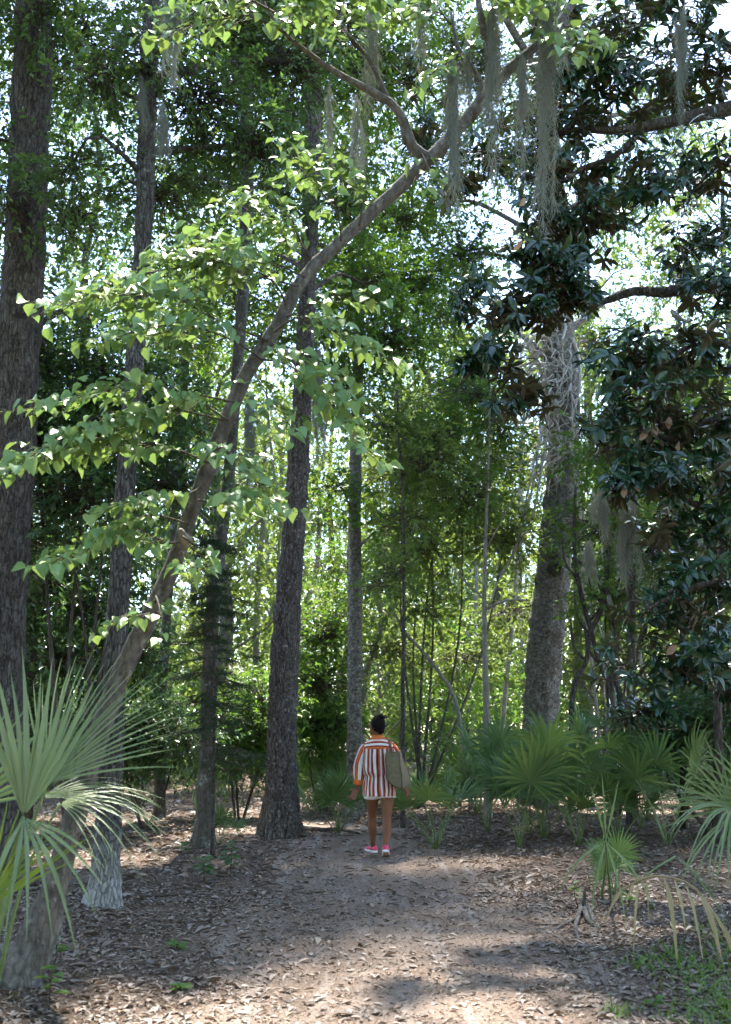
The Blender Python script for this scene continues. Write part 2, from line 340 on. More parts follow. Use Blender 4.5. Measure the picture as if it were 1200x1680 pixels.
T_NEEDLE = (np.array([(0, 0, 0), (0.5, 0.5, 0.0), (1, 0, 0), (0.5, -0.5, 0)]), [np.array([(0, 2, 1), (0, 3, 2)])])
def frames(X, up):
    X = nrm(X); Y = np.cross(up, X); bad = np.linalg.norm(Y, axis=-1) < 1e-4
    Y[bad] = np.cross(np.array([0.7, 0.7, 0.1]), X[bad]); Y = nrm(Y); Z = np.cross(X, Y); return X, Y, Z
def leaves(t, pos, X, up, ln, wd):
    """many leaves of one template as one vertex array"""
    TV, TF = t; X, Y, Z = frames(np.asarray(X, float), np.asarray(up, float))
    ln = np.broadcast_to(ln, len(pos)); wd = np.broadcast_to(wd, len(pos))
    V = pos[:, None] + X[:, None] * (TV[None, :, :1] * ln[:, None, None]) + Y[:, None] * (TV[None, :, 1:2] * wd[:, None, None]) + Z[:, None] * (TV[None, :, 2:] * ln[:, None, None])
    k = len(TV); off = (np.arange(len(pos)) * k)[:, None, None]
    return V.reshape(-1, 3), [(f[None] + off).reshape(-1, f.shape[1]) for f in TF]
def leaf_matrix(og, p, x, up, ln, wd):
    X, Y, Z = frames(np.array([x], float), np.array([up], float))
    m = np.eye(4); m[:3, 0] = X[0] * ln; m[:3, 1] = Y[0] * wd; m[:3, 2] = Z[0] * ln; m[:3, 3] = p - og
    return Matrix(m.tolist())
def ball(n, shell=0.45):
    d = nrm(rng.normal(size=(n, 3))); return d * (rng.random(n) ** shell)[:, None]
def prisms(A, B, r0, r1, sag=0.06):
    """thin three-sided twigs A -> B with one bend"""
    n = len(A); Mid = (A + B) / 2 + rng.normal(size=(n, 3)) * sag * np.linalg.norm(B - A, axis=1)[:, None]
    D = nrm(B - A); u = nrm(np.cross(D, np.array([0.31, 0.2, 0.93]))); w = np.cross(D, u)
    V = []
    for C_, r in ((A, r0), (Mid, (r0 + r1) / 2), (B, r1)):
        for a in (0, 2.094, 4.189): V.append(C_ + (u * math.cos(a) + w * math.sin(a)) * r)
    V = np.stack(V, 1); off = (np.arange(n) * 9)[:, None, None]
    f = np.array([(i * 3 + j, i * 3 + (j + 1) % 3, (i + 1) * 3 + (j + 1) % 3, (i + 1) * 3 + j) for i in (0, 1) for j in range(3)])
    return V.reshape(-1, 3), [(f[None] + off).reshape(-1, 4)]

# ---------------------------------------------------------------- leafy crowns
def clump_leaves(clumps, ln, wd, per=11, tw=0.5, droop=0.25, t=T_SIMPLE, flat=0.8, outw=1.0, dens=4.1):
    """clumps: (centre, radii, twigs). Leaves sit along twigs that radiate through each clump."""
    LV, TW = MB(), MB()
    for c, r, nt in clumps:
        c = np.asarray(c, float); r = np.asarray(r, float) * 1.12; nt = int(nt * dens)
        b = ball(nt, 0.5); p = c + b * r
        d = nrm(b * outw + rng.normal(size=(nt, 3)) * 0.45 + np.array([0, 0, 0.08]))
        l = tw * (0.5 + rng.random(nt)); e = p + d * l[:, None]; e[:, 2] -= 0.2 * l
        root = c + b * r * 0.25 + rng.normal(size=(nt, 3)) * 0.1 * r
        v, f = prisms(root, p, 0.008, 0.004, 0.10); TW.add(v, f)
        v, f = prisms(p, e, 0.004, 0.0015, 0.05); TW.add(v, f)
        k = rng.random((nt, per)) ** 0.8
        pos = p[:, None] + (e - p)[:, None] * k[..., None]
        side = rng.normal(size=(nt, per, 3)); side -= d[:, None] * (side * d[:, None]).sum(-1, keepdims=True); side = nrm(side); side[..., 2] *= 0.6
        X = nrm(d[:, None] * 0.6 + side * 0.9 + np.array([0, 0, -droop]))
        up = np.array([0, 0, flat]) + rng.normal(size=(nt, per, 3)) * 0.42
        s = (0.65 + 0.6 * rng.random((nt, per)))
        v, f = leaves(t, pos.reshape(-1, 3), X.reshape(-1, 3), up.reshape(-1, 3), (ln * s).ravel(), (wd * s).ravel()); LV.add(v, f)
    return LV, TW

def tpx(rows, Y=None):
    """trunk rows (px, py, width_px[, Y]) -> (x, y, z, r)"""
    out = []
    for row in rows:
        y = row[3] if len(row) > 3 else Y
        p = P(row[0], row[1], y); d = math.sqrt(p[0]**2 + p[1]**2 + (p[2] - CAMZ)**2)
        out.append((*p, row[2] * 0.5 / FPX * d))
    return out
def limb_to(trunk, c, r0=None, drop=0.8):
    """a curved limb from the nearest fitting point of the trunk to c"""
    T = spline(trunk, 0.3); c = np.asarray(c, float)
    h = np.linalg.norm(T[:, :2] - c[:2], axis=1)
    score = np.abs((c[2] - drop * h * 0.7) - T[:, 2]); i = int(np.argmin(score)); a = T[i]
    r = (r0 or min(a[3] * 0.55, 0.012 + 0.018 * np.linalg.norm(c - a[:3])))
    m = a[:3] * 0.5 + c * 0.5 + np.array([rng.normal() * 0.15, rng.normal() * 0.15, 0.12 * np.linalg.norm(c - a[:3])])
    q = a[:3] * 0.2 + m * 0.8
    return [(*a[:3], r), (*m, r * 0.7), (*(m * 0.35 + c * 0.65 + rng.normal(size=3) * 0.08), r * 0.5), (*c, r * 0.28)]

def make_tree(name, label, cat, trunk, bark, clumps, leaf, ln, wd, per=11, tw=0.5, group=None, sides=18, rough=0.10, flare=0.5, seed=1, t=T_SIMPLE, droop=0.25, limbs=True, nscale=7, extra=None, step=0.12):
    trunk = list(trunk); trunk[0] = (trunk[0][0], trunk[0][1], float(gz(trunk[0][0], trunk[0][1])), trunk[0][3])
    base = np.array(trunk[0][:3]); root = thing(name, base, label, cat, group)
    tr = [tuple(trunk[0][:2]) + (trunk[0][2] - 0.06, trunk[0][3])] + list(trunk[1:])
    v, f = tube(tr, sides, step, rough, nscale, flare, seed); obj('trunk', v, f, bark, root)
    if clumps:
        if limbs:
            for c, r, nt in clumps:
                v, f = tube(limb_to(trunk, c), 7, 0.2, 0.08, 9, 0, seed); obj('limb', v, f, bark, root)
        LV, TW = clump_leaves(clumps, ln, wd, per, tw, droop, t)
        cr = LV.build('crown', leaf, root, smooth=False); tag(cr, kind='stuff')
        tg = TW.build('twigs', 'twig_bark', root); tag(tg, kind='stuff')
    return root
def cl(px, py, Y, rx, rz, n, ry=None):
    return (P(px, py, Y), (rx, ry or rx, rz), n)

# ================================================================ THE SETTING
def axis(lo, hi, fine, far):
    a = list(np.arange(lo, hi + 1e-6, fine)); s = fine
    x = hi
    while x < far: s *= 1.5; x += s; a.append(x)
    x = lo; s = fine; pre = []
    while x > -far: s *= 1.5; x -= s; pre.append(x)
    return np.array(pre[::-1] + a)
gx, gy = axis(-9, 9, 0.2, 400), axis(2, 26, 0.2, 400)
XX, YY = np.meshgrid(gx, gy, indexing='ij'); ZZ = gz(XX, YY) - 0.0
fa = np.exp(-((np.maximum(np.abs(XX) - 30, 0) / 30) ** 2 + (np.maximum(np.abs(YY) - 40, 0) / 30) ** 2)); ZZ = ZZ * fa
n1, n2 = XX.shape; ii, jj = np.meshgrid(np.arange(n1 - 1), np.arange(n2 - 1), indexing='ij')
F = np.stack([ii * n2 + jj, (ii + 1) * n2 + jj, (ii + 1) * n2 + jj + 1, ii * n2 + jj + 1], -1).reshape(-1, 4)
ground = obj('ground', np.stack([XX, YY, ZZ], -1).reshape(-1, 3), [F], 'forest_floor')
tag(ground, 'brown forest floor covered in fallen leaves', kind='structure')
# the trodden path
ys = np.arange(-3, 19.5, 0.12); us = np.linspace(-1, 1, 15)
PV = []
for y in ys:
    wl = path_w(y) * 0.97 + 0.16 * mnoise.noise(Vector((y * 0.9, 3.1, 0))) + 0.08 * mnoise.noise(Vector((y * 3.1, 7, 0)))
    wr = path_w(y) * 0.97 + 0.16 * mnoise.noise(Vector((y * 0.9, 9.4, 0))) + 0.08 * mnoise.noise(Vector((y * 3.1, 2, 0)))
    taper = min(1, max(0.05, (19.4 - y) / 3))
    for u in us:
        x = path_x(y) + u * (wr if u > 0 else wl) * taper
        PV.append((x, y, gz(x, y) + 0.004 + 0.012 * (1 - abs(u)) * max(0, mnoise.noise(Vector((x * 2.2, y * 2.2, 0))))))
a, b = len(ys), len(us); ii, jj = np.meshgrid(np.arange(a - 1), np.arange(b - 1), indexing='ij')
F = np.stack([ii * b + jj, ii * b + jj + 1, (ii + 1) * b + jj + 1, (ii + 1) * b + jj], -1).reshape(-1, 4)
path = obj('path', np.array(PV), [F], 'path_soil'); tag(path, 'trodden bare soil path leading into the woods', kind='structure')

# fallen leaves: the 300 that show largest are pieces of the ground, the rest one mass
def scatter(n, y0, y1, keep_path, power=1.0, side=None):
    out = []
    while len(out) < n:
        m = 4 * n
        y = y0 + (y1 - y0) * rng.random(m) ** power
        hw = 0.42 * y + 1.2
        x = (rng.random(m) * 2 - 1) * hw
        d = np.abs(x - path_x(y)) - path_w(y)
        pr = np.where(d < -0.6, keep_path, np.where(d < 0.3, keep_path + (1 - keep_path) * (d + 0.6) / 0.9, 1.0))
        cn = 0.55 + 0.45 * np.sin(x * 2.3 + 1.3 * np.sin(y * 1.9)) * np.sin(y * 2.1 + x)
        k = rng.random(m) < pr * (0.35 + 0.65 * cn)
        out += list(zip(x[k], y[k]))
    return np.array(out[:n])
def litter(pts, smin, smax, lift=0.012, tilt=0.14):
    n = len(pts); z = gz(pts[:, 0], pts[:, 1]) + 0.008 + rng.random(n) ** 2 * lift
    pos = np.column_stack([pts, z]); a = rng.random(n) * 2 * np.pi
    X = np.column_stack([np.cos(a), np.sin(a), rng.normal(size=n) * tilt * 0.6]); up = np.array([0, 0, 1.0]) + rng.normal(size=(n, 3)) * tilt
    L = smin + (smax - smin) * rng.random(n) ** 1.7; Wd = L * (0.22 + 0.5 * rng.random(n))
    return pos, X, up, L, Wd
def curled(seed):
    r = random.Random(seed); V, F = T_OVAL; V = V.copy()
    c1, c2, tw = r.uniform(-0.16, 0.12), r.uniform(-0.12, 0.25), r.uniform(-0.4, 0.4)
    V[:, 2] += c2 * V[:, 1] ** 2 + c1 * (V[:, 0] - 0.5) ** 2 + tw * V[:, 1] * (V[:, 0] - 0.5) * 0.6
    V[1:6, 1] *= np.array([r.uniform(0.45, 1.2) for _ in range(5)]); V[1:6, 0] += np.array([r.uniform(-0.1, 0.1) for _ in range(5)]); V[:, 0] -= 0.5
    return V, F
CURL = [curled(i) for i in range(10)]
big = scatter(300, 4.3, 8.5, 0.28, 1.3)
pos, X, up, L, Wd = litter(big, 0.07, 0.17, 0.010, 0.10)
lm = [mesh_np('leaf', c[0], c[1], 'litter_leaf') for c in CURL]
for i in range(len(pos)):
    o = bpy.data.objects.new('leaf', lm[i % len(lm)]); link(o, ground)
    o.matrix_local = leaf_matrix(np.zeros(3), pos[i] + [0, 0, 0.008], X[i], up[i], L[i], Wd[i])
mb = MB()
for n, y0, y1, kp, pw, s0, s1 in ((38000, 3.6, 10.0, 0.24, 1.0, 0.02, 0.085), (28000, 9.0, 24.0, 0.28, 0.8, 0.05, 0.14), (6000, 14, 34, 1, 0.8, 0.09, 0.2)):
    pos, X, up, L, Wd = litter(scatter(n, y0, y1, kp, pw), s0, s1)
    for k in range(10):
        q = slice(k, None, 10); v, f = leaves(CURL[k], pos[q], X[q], up[q], L[q], Wd[q]); mb.add(v, f)
lo = mb.build('leaf_litter', 'litter_leaf', smooth=False); tag(lo, 'layer of small brown fallen leaves over the forest floor', 'leaf litter', kind='stuff')
mb = MB()
pos, X, up, L, Wd = litter(scatter(90000, 3.6, 13, 0.7, 1.2), 0.008, 0.04, 0.006, 0.2)
v, f = leaves(T_SIMPLE, pos, X, up, L, Wd * 0.8); mb.add(v, f)
do = mb.build('ground_debris', 'debris', smooth=False); tag(do, 'fine crumbled leaf bits and bark chips scattered on the path', 'debris', kind='stuff')
mb = MB()   # fallen twigs
pt = scatter(420, 3.8, 15, 0.35, 1.0); a = rng.random(420) * 6.283; l_ = 0.08 + 0.3 * rng.random(420) ** 2
A = np.column_stack([pt, gz(pt[:, 0], pt[:, 1]) + 0.012]); B = A + np.column_stack([np.cos(a) * l_, np.sin(a) * l_, rng.random(420) * 0.03])
v, f = prisms(A, B, 0.005, 0.0025, 0.08); mb.add(v, f)
to = mb.build('fallen_twigs', 'twig_bark'); tag(to, 'thin dead twigs lying among the fallen leaves', 'twigs', kind='stuff')

# ================================================================ THE TREES ONE CAN TELL APART
def up_rows(rows): return rows
# massive dark trunk, far left
T1 = tpx([(-18, 1418, 88), (-8, 1250, 74), (2, 1080, 68), (14, 880, 66), (28, 640, 64), (40, 430, 60), (50, 200, 54), (57, 0, 50), (66, -260, 46), (80, -700, 36)], 11)
make_tree('oak_tree', 'massive dark-barked oak rising along the left edge behind the fan palm', 'tree', T1, 'bark_dark',
          [cl(120, 60, 12, 1.1, 0.8, 60), cl(30, -120, 11.5, 1.6, 1.1, 110), cl(-60, 230, 11.5, 0.9, 0.9, 55), cl(110, 360, 12.6, 0.7, 0.6, 40), cl(200, -220, 12.5, 1.2, 0.7, 36), cl(-30, 540, 12, 0.7, 0.8, 40),
           cl(330, -320, 13, 1.2, 0.8, 36), cl(-250, -300, 10, 1.8, 1.2, 60), cl(60, 130, 13, 0.9, 0.7, 50), cl(150, 520, 13, 0.5, 0.4, 22), cl(10, 320, 10.4, 0.5, 0.35, 18), cl(60, 20, 10.4, 0.5, 0.3, 18)],
          'oak_leaf', 0.10, 0.045, 11, 0.45, rough=0.15, seed=2, sides=40, step=0.07, nscale=9)
# pale-footed slim trunk behind the palm
T2 = tpx([(170, 1478, 50, 8.7), (176, 1400, 40, 8.72), (182, 1250, 37, 8.8), (193, 1020, 34, 8.9), (203, 850, 32, 9.0), (220, 610, 29, 9.1), (234, 420, 27, 9.3), (241, 250, 27, 9.4), (246, 80, 24, 9.5), (252, -150, 20, 9.6), (262, -500, 13, 9.8)])
make_tree('oak_tree', 'slim tree with a whitish lichened foot just right of the big fan palm', 'tree', T2, 'bark_pale_foot',
          [cl(330, 170, 10, 0.6, 0.5, 55), cl(170, 120, 9.6, 0.45, 0.45, 30), cl(260, 320, 10.2, 0.45, 0.3, 30), cl(420, 240, 10.6, 0.55, 0.4, 45), cl(330, 10, 10.5, 0.8, 0.5, 55), cl(240, -160, 9.8, 0.8, 0.5, 34), cl(480, 110, 11, 0.6, 0.4, 45), cl(120, 270, 9.8, 0.3, 0.25, 14), cl(250, 90, 9.2, 0.4, 0.3, 18), cl(230, 480, 9.8, 0.3, 0.2, 10), cl(390, 60, 11, 0.7, 0.4, 40), cl(540, 40, 11.5, 0.6, 0.4, 34)],
          'oak_leaf', 0.085, 0.036, 11, 0.4, rough=0.14, seed=5, flare=0.35, sides=30, step=0.05, nscale=12)
# lichen-patched slender trunk
T3 = tpx([(334, 1381, 34), (338, 1300, 26), (343, 1150, 25), (349, 1000, 23), (364, 880, 20), (376, 780, 19), (390, 600, 18), (402, 430, 20), (405, 280, 22), (404, 100, 20), (400, -100, 16), (395, -400, 10)], 13.2)
make_tree('oak_tree', 'slender trunk with pale lichen patches left of the dark thick trunk', 'tree', T3, 'bark_lichen',
          [cl(450, 310, 14, 0.6, 0.5, 40), cl(330, 420, 13.8, 0.6, 0.35, 30), cl(400, 20, 13.6, 1.0, 0.8, 80), cl(300, -120, 13.8, 1.4, 0.9, 110), cl(520, -40, 14, 1.1, 0.7, 80), cl(330, 300, 14.2, 0.7, 0.5, 40), cl(400, 500, 14.2, 0.5, 0.35, 20)],
          'oak_leaf', 0.10, 0.045, 11, 0.45, seed=9)
# thick dark furrowed trunk left of the walker
T4 = tpx([(461, 1359, 54), (462, 1290, 48), (464, 1180, 46), (469, 1050, 44), (479, 920, 38), (488, 790, 35), (497, 640, 30), (505, 480, 27), (510, 340, 26), (514, 180, 25), (516, 0, 23), (522, -250, 19), (530, -600, 12)], 14.7)
make_tree('oak_tree', 'thick dark furrowed trunk standing left of the walking person', 'tree', T4, 'bark_furrowed',
          [cl(560, 330, 15.2, 0.6, 0.55, 42), cl(470, 190, 15.4, 0.9, 0.6, 65), cl(600, 120, 15.6, 1.0, 0.8, 85), cl(470, 20, 15.2, 1.2, 0.8, 100), cl(640, -80, 16, 1.5, 0.9, 130), cl(500, -250, 15, 2.0, 1.2, 170), cl(620, 460, 16, 0.55, 0.4, 30), cl(460, 430, 16.5, 0.7, 0.5, 34), cl(530, 540, 17, 0.7, 0.5, 34), cl(430, 560, 16.5, 0.6, 0.4, 22), cl(560, 420, 17, 0.6, 0.4, 26)] + [((a, b, c), (1.6, 1.6, 0.9), 40) for a, b, c in ((-1.0, 15.8, 17.2), (-2.8, 15.2, 16.8), (0.6, 15.2, 16.6))],  # appended clumps lie above the view, added to shade the path
          'bright_leaf', 0.11, 0.05, 11, 0.5, rough=0.16, seed=12, nscale=11, sides=44, step=0.06)
# grey straight trunk behind the walker
T5 = tpx([(581, 1296, 30), (582, 1200, 25), (583, 1050, 24), (582, 880, 22), (584, 740, 20), (588, 600, 18), (592, 420, 15), (598, 240, 12), (604, 0, 10)], 18.0)
make_tree('laurel_tree', 'straight grey trunk rising directly behind the walking person', 'tree', T5, 'bark_rough',
          [cl(560, 640, 17.6, 0.7, 0.5, 45), cl(640, 560, 18, 0.9, 0.55, 70), cl(580, 480, 18.4, 0.9, 0.6, 75), cl(680, 470, 18.6, 0.8, 0.5, 55), cl(545, 800, 17.4, 0.5, 0.25, 14), cl(640, 860, 17.6, 0.5, 0.25, 14), cl(640, 360, 19, 0.9, 0.6, 60), cl(560, 260, 19.5, 1.2, 0.8, 70), cl(700, 240, 20, 1.2, 0.8, 70), cl(620, 120, 20, 1.4, 0.9, 80), cl(740, 60, 20.5, 1.2, 0.8, 60)],
          'bright_leaf', 0.11, 0.048, 11, 0.5, seed=15, sides=14)
# big pale rough-barked trunk, wrapped in dead vines, right of centre
T6 = tpx([(880, 1313, 62), (884, 1240, 55), (889, 1150, 54), (899, 1020, 56), (911, 900, 53), (924, 780, 51), (925, 690, 50), (920, 600, 52), (914, 510, 48), (907, 400, 40), (902, 280, 36), (897, 120, 32), (892, -120, 26), (888, -420, 18)], 20.0)
t6 = make_tree('oak_tree', 'big pale rough-barked tree wrapped in dead vines right of the person', 'tree', T6, 'bark_rough',
          [cl(760, 420, 20.5, 1.0, 0.7, 75), cl(720, 520, 20.5, 0.8, 0.5, 36), cl(800, 560, 21, 0.8, 0.5, 34), cl(980, 560, 21.5, 1.0, 0.6, 44), cl(1120, 470, 21.5, 1.2, 0.5, 50), cl(720, 330, 21, 0.8, 0.5, 40), cl(840, 260, 20.5, 1.2, 0.8, 85), cl(1000, 330, 21, 1.2, 0.8, 80), cl(780, 120, 21, 1.4, 0.9, 100), cl(960, 90, 21, 1.5, 0.9, 110), cl(880, -140, 20.5, 1.8, 0.9, 60), cl(1080, 200, 21.5, 1.2, 0.8, 70)] + [((a, b, c), (1.7, 1.7, 0.9), 44) for a, b, c in ((0.8, 17.2, 18.2), (2.8, 16.6, 17.9), (4.8, 17.0, 18.2), (6.6, 18.0, 18.8), (3.6, 18.8, 19.6), (1.8, 19.4, 20.4))],  # appended high clumps are unseen, added to cast shade around the walker
          'oak_leaf', 0.115, 0.052, 11, 0.5, rough=0.16, seed=21, sides=44, nscale=7, flare=0.12, step=0.06)
kn = MB()   # dark burl with a broken stub on the trunk
v, f = tube([(*P(908, 938, 19.75), 0.16), (*P(914, 932, 19.66), 0.15), (*P(918, 930, 19.58), 0.09), (*P(920, 928, 19.53), 0.03)], 12, 0.03, 0.35, 14); kn.add(v, f)
tag(kn.build('burl', 'bark_dark', t6), 'dark broken knot on the trunk')

def sapling(name, label, rows, Y, bark, clumps=None, leaf='bright_leaf', ln=0.10, wd=0.045, group=None, branches=(), per=10, tw=0.4, seed=3):
    tr = tpx(rows, Y)
    root = make_tree(name, label, 'tree', tr, bark, clumps, leaf, ln, wd, per, tw, group, sides=8, rough=0.06, flare=0.3, seed=seed)
    for b in branches:
        v, f = tube(tpx(b, Y), 6, 0.15, 0.06, 9); obj('limb', v, f, bark, root)
    return root
def gpy(Y): return 1195 + 0 + (1.5 / Y) * FPX * 1.035   # row where flat ground lies Y ahead (approx)
sapling('sapling', 'pale bleached sapling standing among palmettos left of the vine-wrapped trunk', [(801, gpy(17), 14), (799, 1200, 11), (796, 1080, 9), (795, 960, 7), (800, 800, 5), (803, 690, 4), (804, 620, 3)], 17, 'bark_bleached',
        [cl(770, 800, 17.2, 0.6, 0.35, 22), cl(830, 700, 17.2, 0.6, 0.4, 26), cl(780, 650, 17.3, 0.6, 0.35, 26), cl(720, 720, 17.4, 0.7, 0.4, 36)], branches=[[(796, 985, 4), (770, 960, 3), (740, 930, 2)], [(796, 1000, 4), (830, 985, 4), (870, 985, 3)], [(798, 900, 3), (825, 850, 2), (850, 800, 2)]])
sapling('sapling', 'pale curving sapling leaning right behind the grey trunk', [(590, gpy(21), 13), (598, 1120, 12), (618, 1060, 11), (626, 1010, 10), (618, 960, 8), (628, 925, 7), (640, 850, 5)], 21, 'bark_bleached',
        [cl(650, 900, 21.5, 0.8, 0.5, 34), cl(600, 930, 21.5, 0.7, 0.4, 26)])
sapling('sapling', 'thin pale sapling leaning out left of the grey trunk', [(545, gpy(20), 11), (556, 1140, 9), (570, 1060, 8), (573, 980, 7), (571, 900, 5)], 20, 'bark_bleached', [cl(545, 930, 20, 0.7, 0.4, 26)])
sapling('leaning_trunk', 'bare thin trunk leaning diagonally left above the palmettos', [(775, gpy(18.5), 8), (750, 1160, 7), (722, 1105, 6), (690, 1065, 5), (660, 1030, 4), (640, 985, 3)], 18.5, 'bark_bleached', [cl(625, 960, 18.7, 0.6, 0.4, 20)])
sapling('sapling', 'thin dark upright sapling right of the walking person', [(661, gpy(16), 9), (661, 1150, 7), (663, 1000, 6), (662, 850, 5), (655, 720, 4), (652, 640, 3)], 16, 'bark_dark',
        [cl(640, 700, 16.2, 0.6, 0.4, 30), cl(700, 760, 16.4, 0.6, 0.4, 30), cl(670, 850, 16.2, 0.55, 0.35, 14), cl(640, 940, 16, 0.5, 0.3, 10)], leaf='far_leaf', ln=0.11, wd=0.048)
sapling('sapling', 'grey trunk behind the fan palm, next to the oak on the left edge', [(44, gpy(15), 22), (48, 1150, 20), (52, 1000, 18), (47, 880, 16), (44, 760, 13), (40, 600, 10)], 15, 'bark_lichen', [cl(60, 760, 15, 0.8, 0.5, 40), cl(20, 640, 15, 0.9, 0.6, 50)], leaf='laurel_leaf', ln=0.12, wd=0.045)
sapling('sapling', 'dim grey trunk between the slim pale-footed tree and the lichened one', [(262, gpy(17), 20), (266, 1150, 17), (272, 1050, 16), (282, 900, 14), (300, 700, 11), (310, 500, 8)], 17, 'bark_lichen', [cl(330, 700, 17, 0.6, 0.4, 22), cl(290, 560, 17, 0.9, 0.6, 50), cl(330, 480, 17, 0.8, 0.5, 34)])
sapling('sapling', 'very pale thin trunk far off left of the thick dark trunk', [(418, gpy(27), 12), (420, 1080, 11), (424, 960, 10), (432, 850, 8), (436, 700, 6)], 27, 'bark_bleached', [cl(430, 800, 27, 1.2, 0.6, 36)])
sapling('sapling', 'pale far trunk beside the thick dark trunk, bowed to the right', [(496, gpy(25), 12), (492, 1090, 11), (502, 1000, 9), (520, 930, 8), (524, 850, 6)], 25, 'bark_bleached', [cl(530, 850, 25, 1.1, 0.6, 36)])
sapling('sapling', 'grey trunk in the shade under the magnolia leaves', [(1037, gpy(15.5), 18), (1036, 1100, 15), (1036, 960, 14), (1040, 830, 12), (1046, 650, 9)], 15.5, 'bark_dark', [cl(1040, 740, 15.6, 0.9, 0.5, 50), cl(1100, 640, 15.8, 0.9, 0.5, 50)], leaf='bright_leaf')
sapling('sapling', 'dark thin trunk near the right edge behind the fan palm', [(1180, gpy(13), 15), (1178, 1100, 12), (1182, 950, 11), (1186, 800, 9)], 13, 'bark_dark', [cl(1180, 900, 13.3, 0.7, 0.5, 36)], leaf='laurel_leaf', ln=0.12, wd=0.045)
sapling('sapling', 'dark slim trunk second from the right edge beneath magnolia leaves', [(1122, gpy(15), 13), (1122, 1120, 11), (1118, 1000, 10), (1112, 880, 8)], 15, 'bark_dark', [cl(1110, 920, 15.3, 0.8, 0.5, 36)], leaf='laurel_leaf', ln=0.12, wd=0.045)
for lab, rows in (('dark crooked vine stem climbing just right of the vine-wrapped trunk', [(1008, gpy(17.5), 9), (1000, 1140, 9), (985, 1090, 8), (966, 1020, 8), (948, 950, 7), (942, 880, 6), (945, 800, 5)]),
                  ('dark looping vine stem reaching towards the vine-wrapped trunk', [(936, gpy(17.8), 8), (940, 1140, 9), (962, 1085, 8), (968, 1040, 8), (990, 990, 7), (975, 940, 6), (938, 915, 5)]),
                  ('dark leaning vine stem farthest right of the vine-wrapped trunk', [(1034, gpy(17), 9), (1028, 1180, 9), (1010, 1110, 9), (1012, 1040, 8), (995, 985, 8), (998, 900, 6), (985, 800, 5)])):
    root = thing('vine', P(rows[0][0], rows[0][1], 17.5), lab, 'vine', 'dark vine stems by the big trunk'); v, f = tube(tpx(rows, 17.5), 8, 0.12, 0.12, 9); obj('stem', v, f, 'bark_dark', root)
    for k in range(3):
        i = 2 + k; a = rows[i]; s = rng.choice([-1, 1])
        v, f = tube(tpx([(a[0], a[1], 5), (a[0] + s * 20, a[1] - 26, 4), (a[0] + s * 26, a[1] - 70, 3)], 17.5), 6, 0.1, 0.1, 9); obj('side_shoot', v, f, 'bark_dark', root)

# dead vines wrapping the big trunk
vroot = thing('dead_vine', P(900, 640, 19.4), 'bleached tangle of dead vine stems hanging round the pale rough trunk', 'vine')
ctr = spline(T6, 0.1)
def on_trunk(py, off, front):
    p = P(900, py, 20); i = int(np.argmin(np.abs(ctr[:, 2] - p[2]))); c = ctr[i]
    return np.array([c[0] + off * c[3], c[1] - c[3] * front, c[2]])
for k in range(18):
    y0 = rng.uniform(470, 660); y1 = y0 + rng.uniform(80, 220); o0 = rng.uniform(-1.9, 0.1) if k % 5 else rng.uniform(0.3, 1.0); n = 9; pts = []
    o1 = o0 + rng.uniform(-0.8, 0.7)
    for i in range(n):
        t = i / (n - 1); off = o0 + (o1 - o0) * t + rng.normal() * 0.2 + 0.3 * math.sin(t * 6 + k)
        fr = math.sqrt(max(0, 1 - min(1, off * off))) + 0.15 + abs(rng.normal()) * 0.3
        p = on_trunk(y0 + (y1 - y0) * t, off, fr); pts.append((*p, (0.020 if k % 6 else 0.042) * (1 - 0.55 * t)))
    v, f = tube(pts, 6, 0.08, 0.15, 12, seed=k); obj('stem', v, f, 'vine_bark', vroot)
for k in range(110):     # loose ends hanging out to the left
    y0 = rng.uniform(560, 775); p = on_trunk(y0, rng.uniform(-2.3, 0.2), rng.uniform(0.9, 1.8)); pts = [(*p, 0.019)]
    d = np.array([rng.uniform(-1.0, 0.25), rng.uniform(-0.5, 0.3), rng.uniform(-0.8, 0.15)])
    for i in range(6):
        d = nrm(d) + rng.normal(size=3) * 0.6 + [-0.04, 0, -0.22]; p = p + nrm(d) * 0.2; pts.append((*p, 0.018 * (1 - i / 8)))
    v, f = tube(pts, 5, 0.07, 0.1, 12, seed=k); obj('loose_end', v, f, 'vine_bark', vroot)
for rows in ([(896, 660, 4), (884, 730, 4), (878, 780, 4), (866, 830, 4), (845, 900, 4), (815, 960, 3), (800, 1010, 2)], [(890, 700, 4), (872, 780, 3), (856, 860, 3), (852, 900, 2)], [(900, 690, 3), (890, 760, 4), (872, 850, 3), (830, 930, 3), (806, 950, 2)]):
    v, f = tube(tpx(rows, 19.2), 6, 0.1, 0.1, 9); obj('hanging_stem', v, f, 'vine_bark', vroot)

# ---------------------------------------------------------------- leaning redbud
RB = tpx([(28, 1594, 78, 6.15), (52, 1560, 58, 6.17), (75, 1500, 50, 6.2), (100, 1420, 45, 6.22), (140, 1280, 42, 6.25), (190, 1130, 40, 6.3), (245, 1010, 37, 6.3), (290, 915, 36, 6.3), (318, 830, 33, 6.3), (362, 715, 31, 6.3),
          (405, 615, 31, 6.3), (455, 535, 29, 6.3), (500, 455, 28, 6.3), (560, 395, 27, 6.35), (630, 330, 26, 6.4), (700, 265, 27, 6.4), (750, 215, 26, 6.4), (790, 165, 22, 6.45), (835, 115, 20, 6.5), (880, 75, 17, 6.6), (930, 20, 13, 6.7), (985, -60, 10, 6.8)])
RB = [(a, b, c, r * (0.95 if i < 3 else 0.78)) for i, (a, b, c, r) in enumerate(RB)]
rb = thing('redbud_tree', (RB[0][0], RB[0][1], 0), 'long leaning redbud with smooth brown trunk arching from the palm over the path', 'tree')
RBt = [(RB[0][0] - 0.03, RB[0][1], -0.05, RB[0][3] * 1.1)] + RB
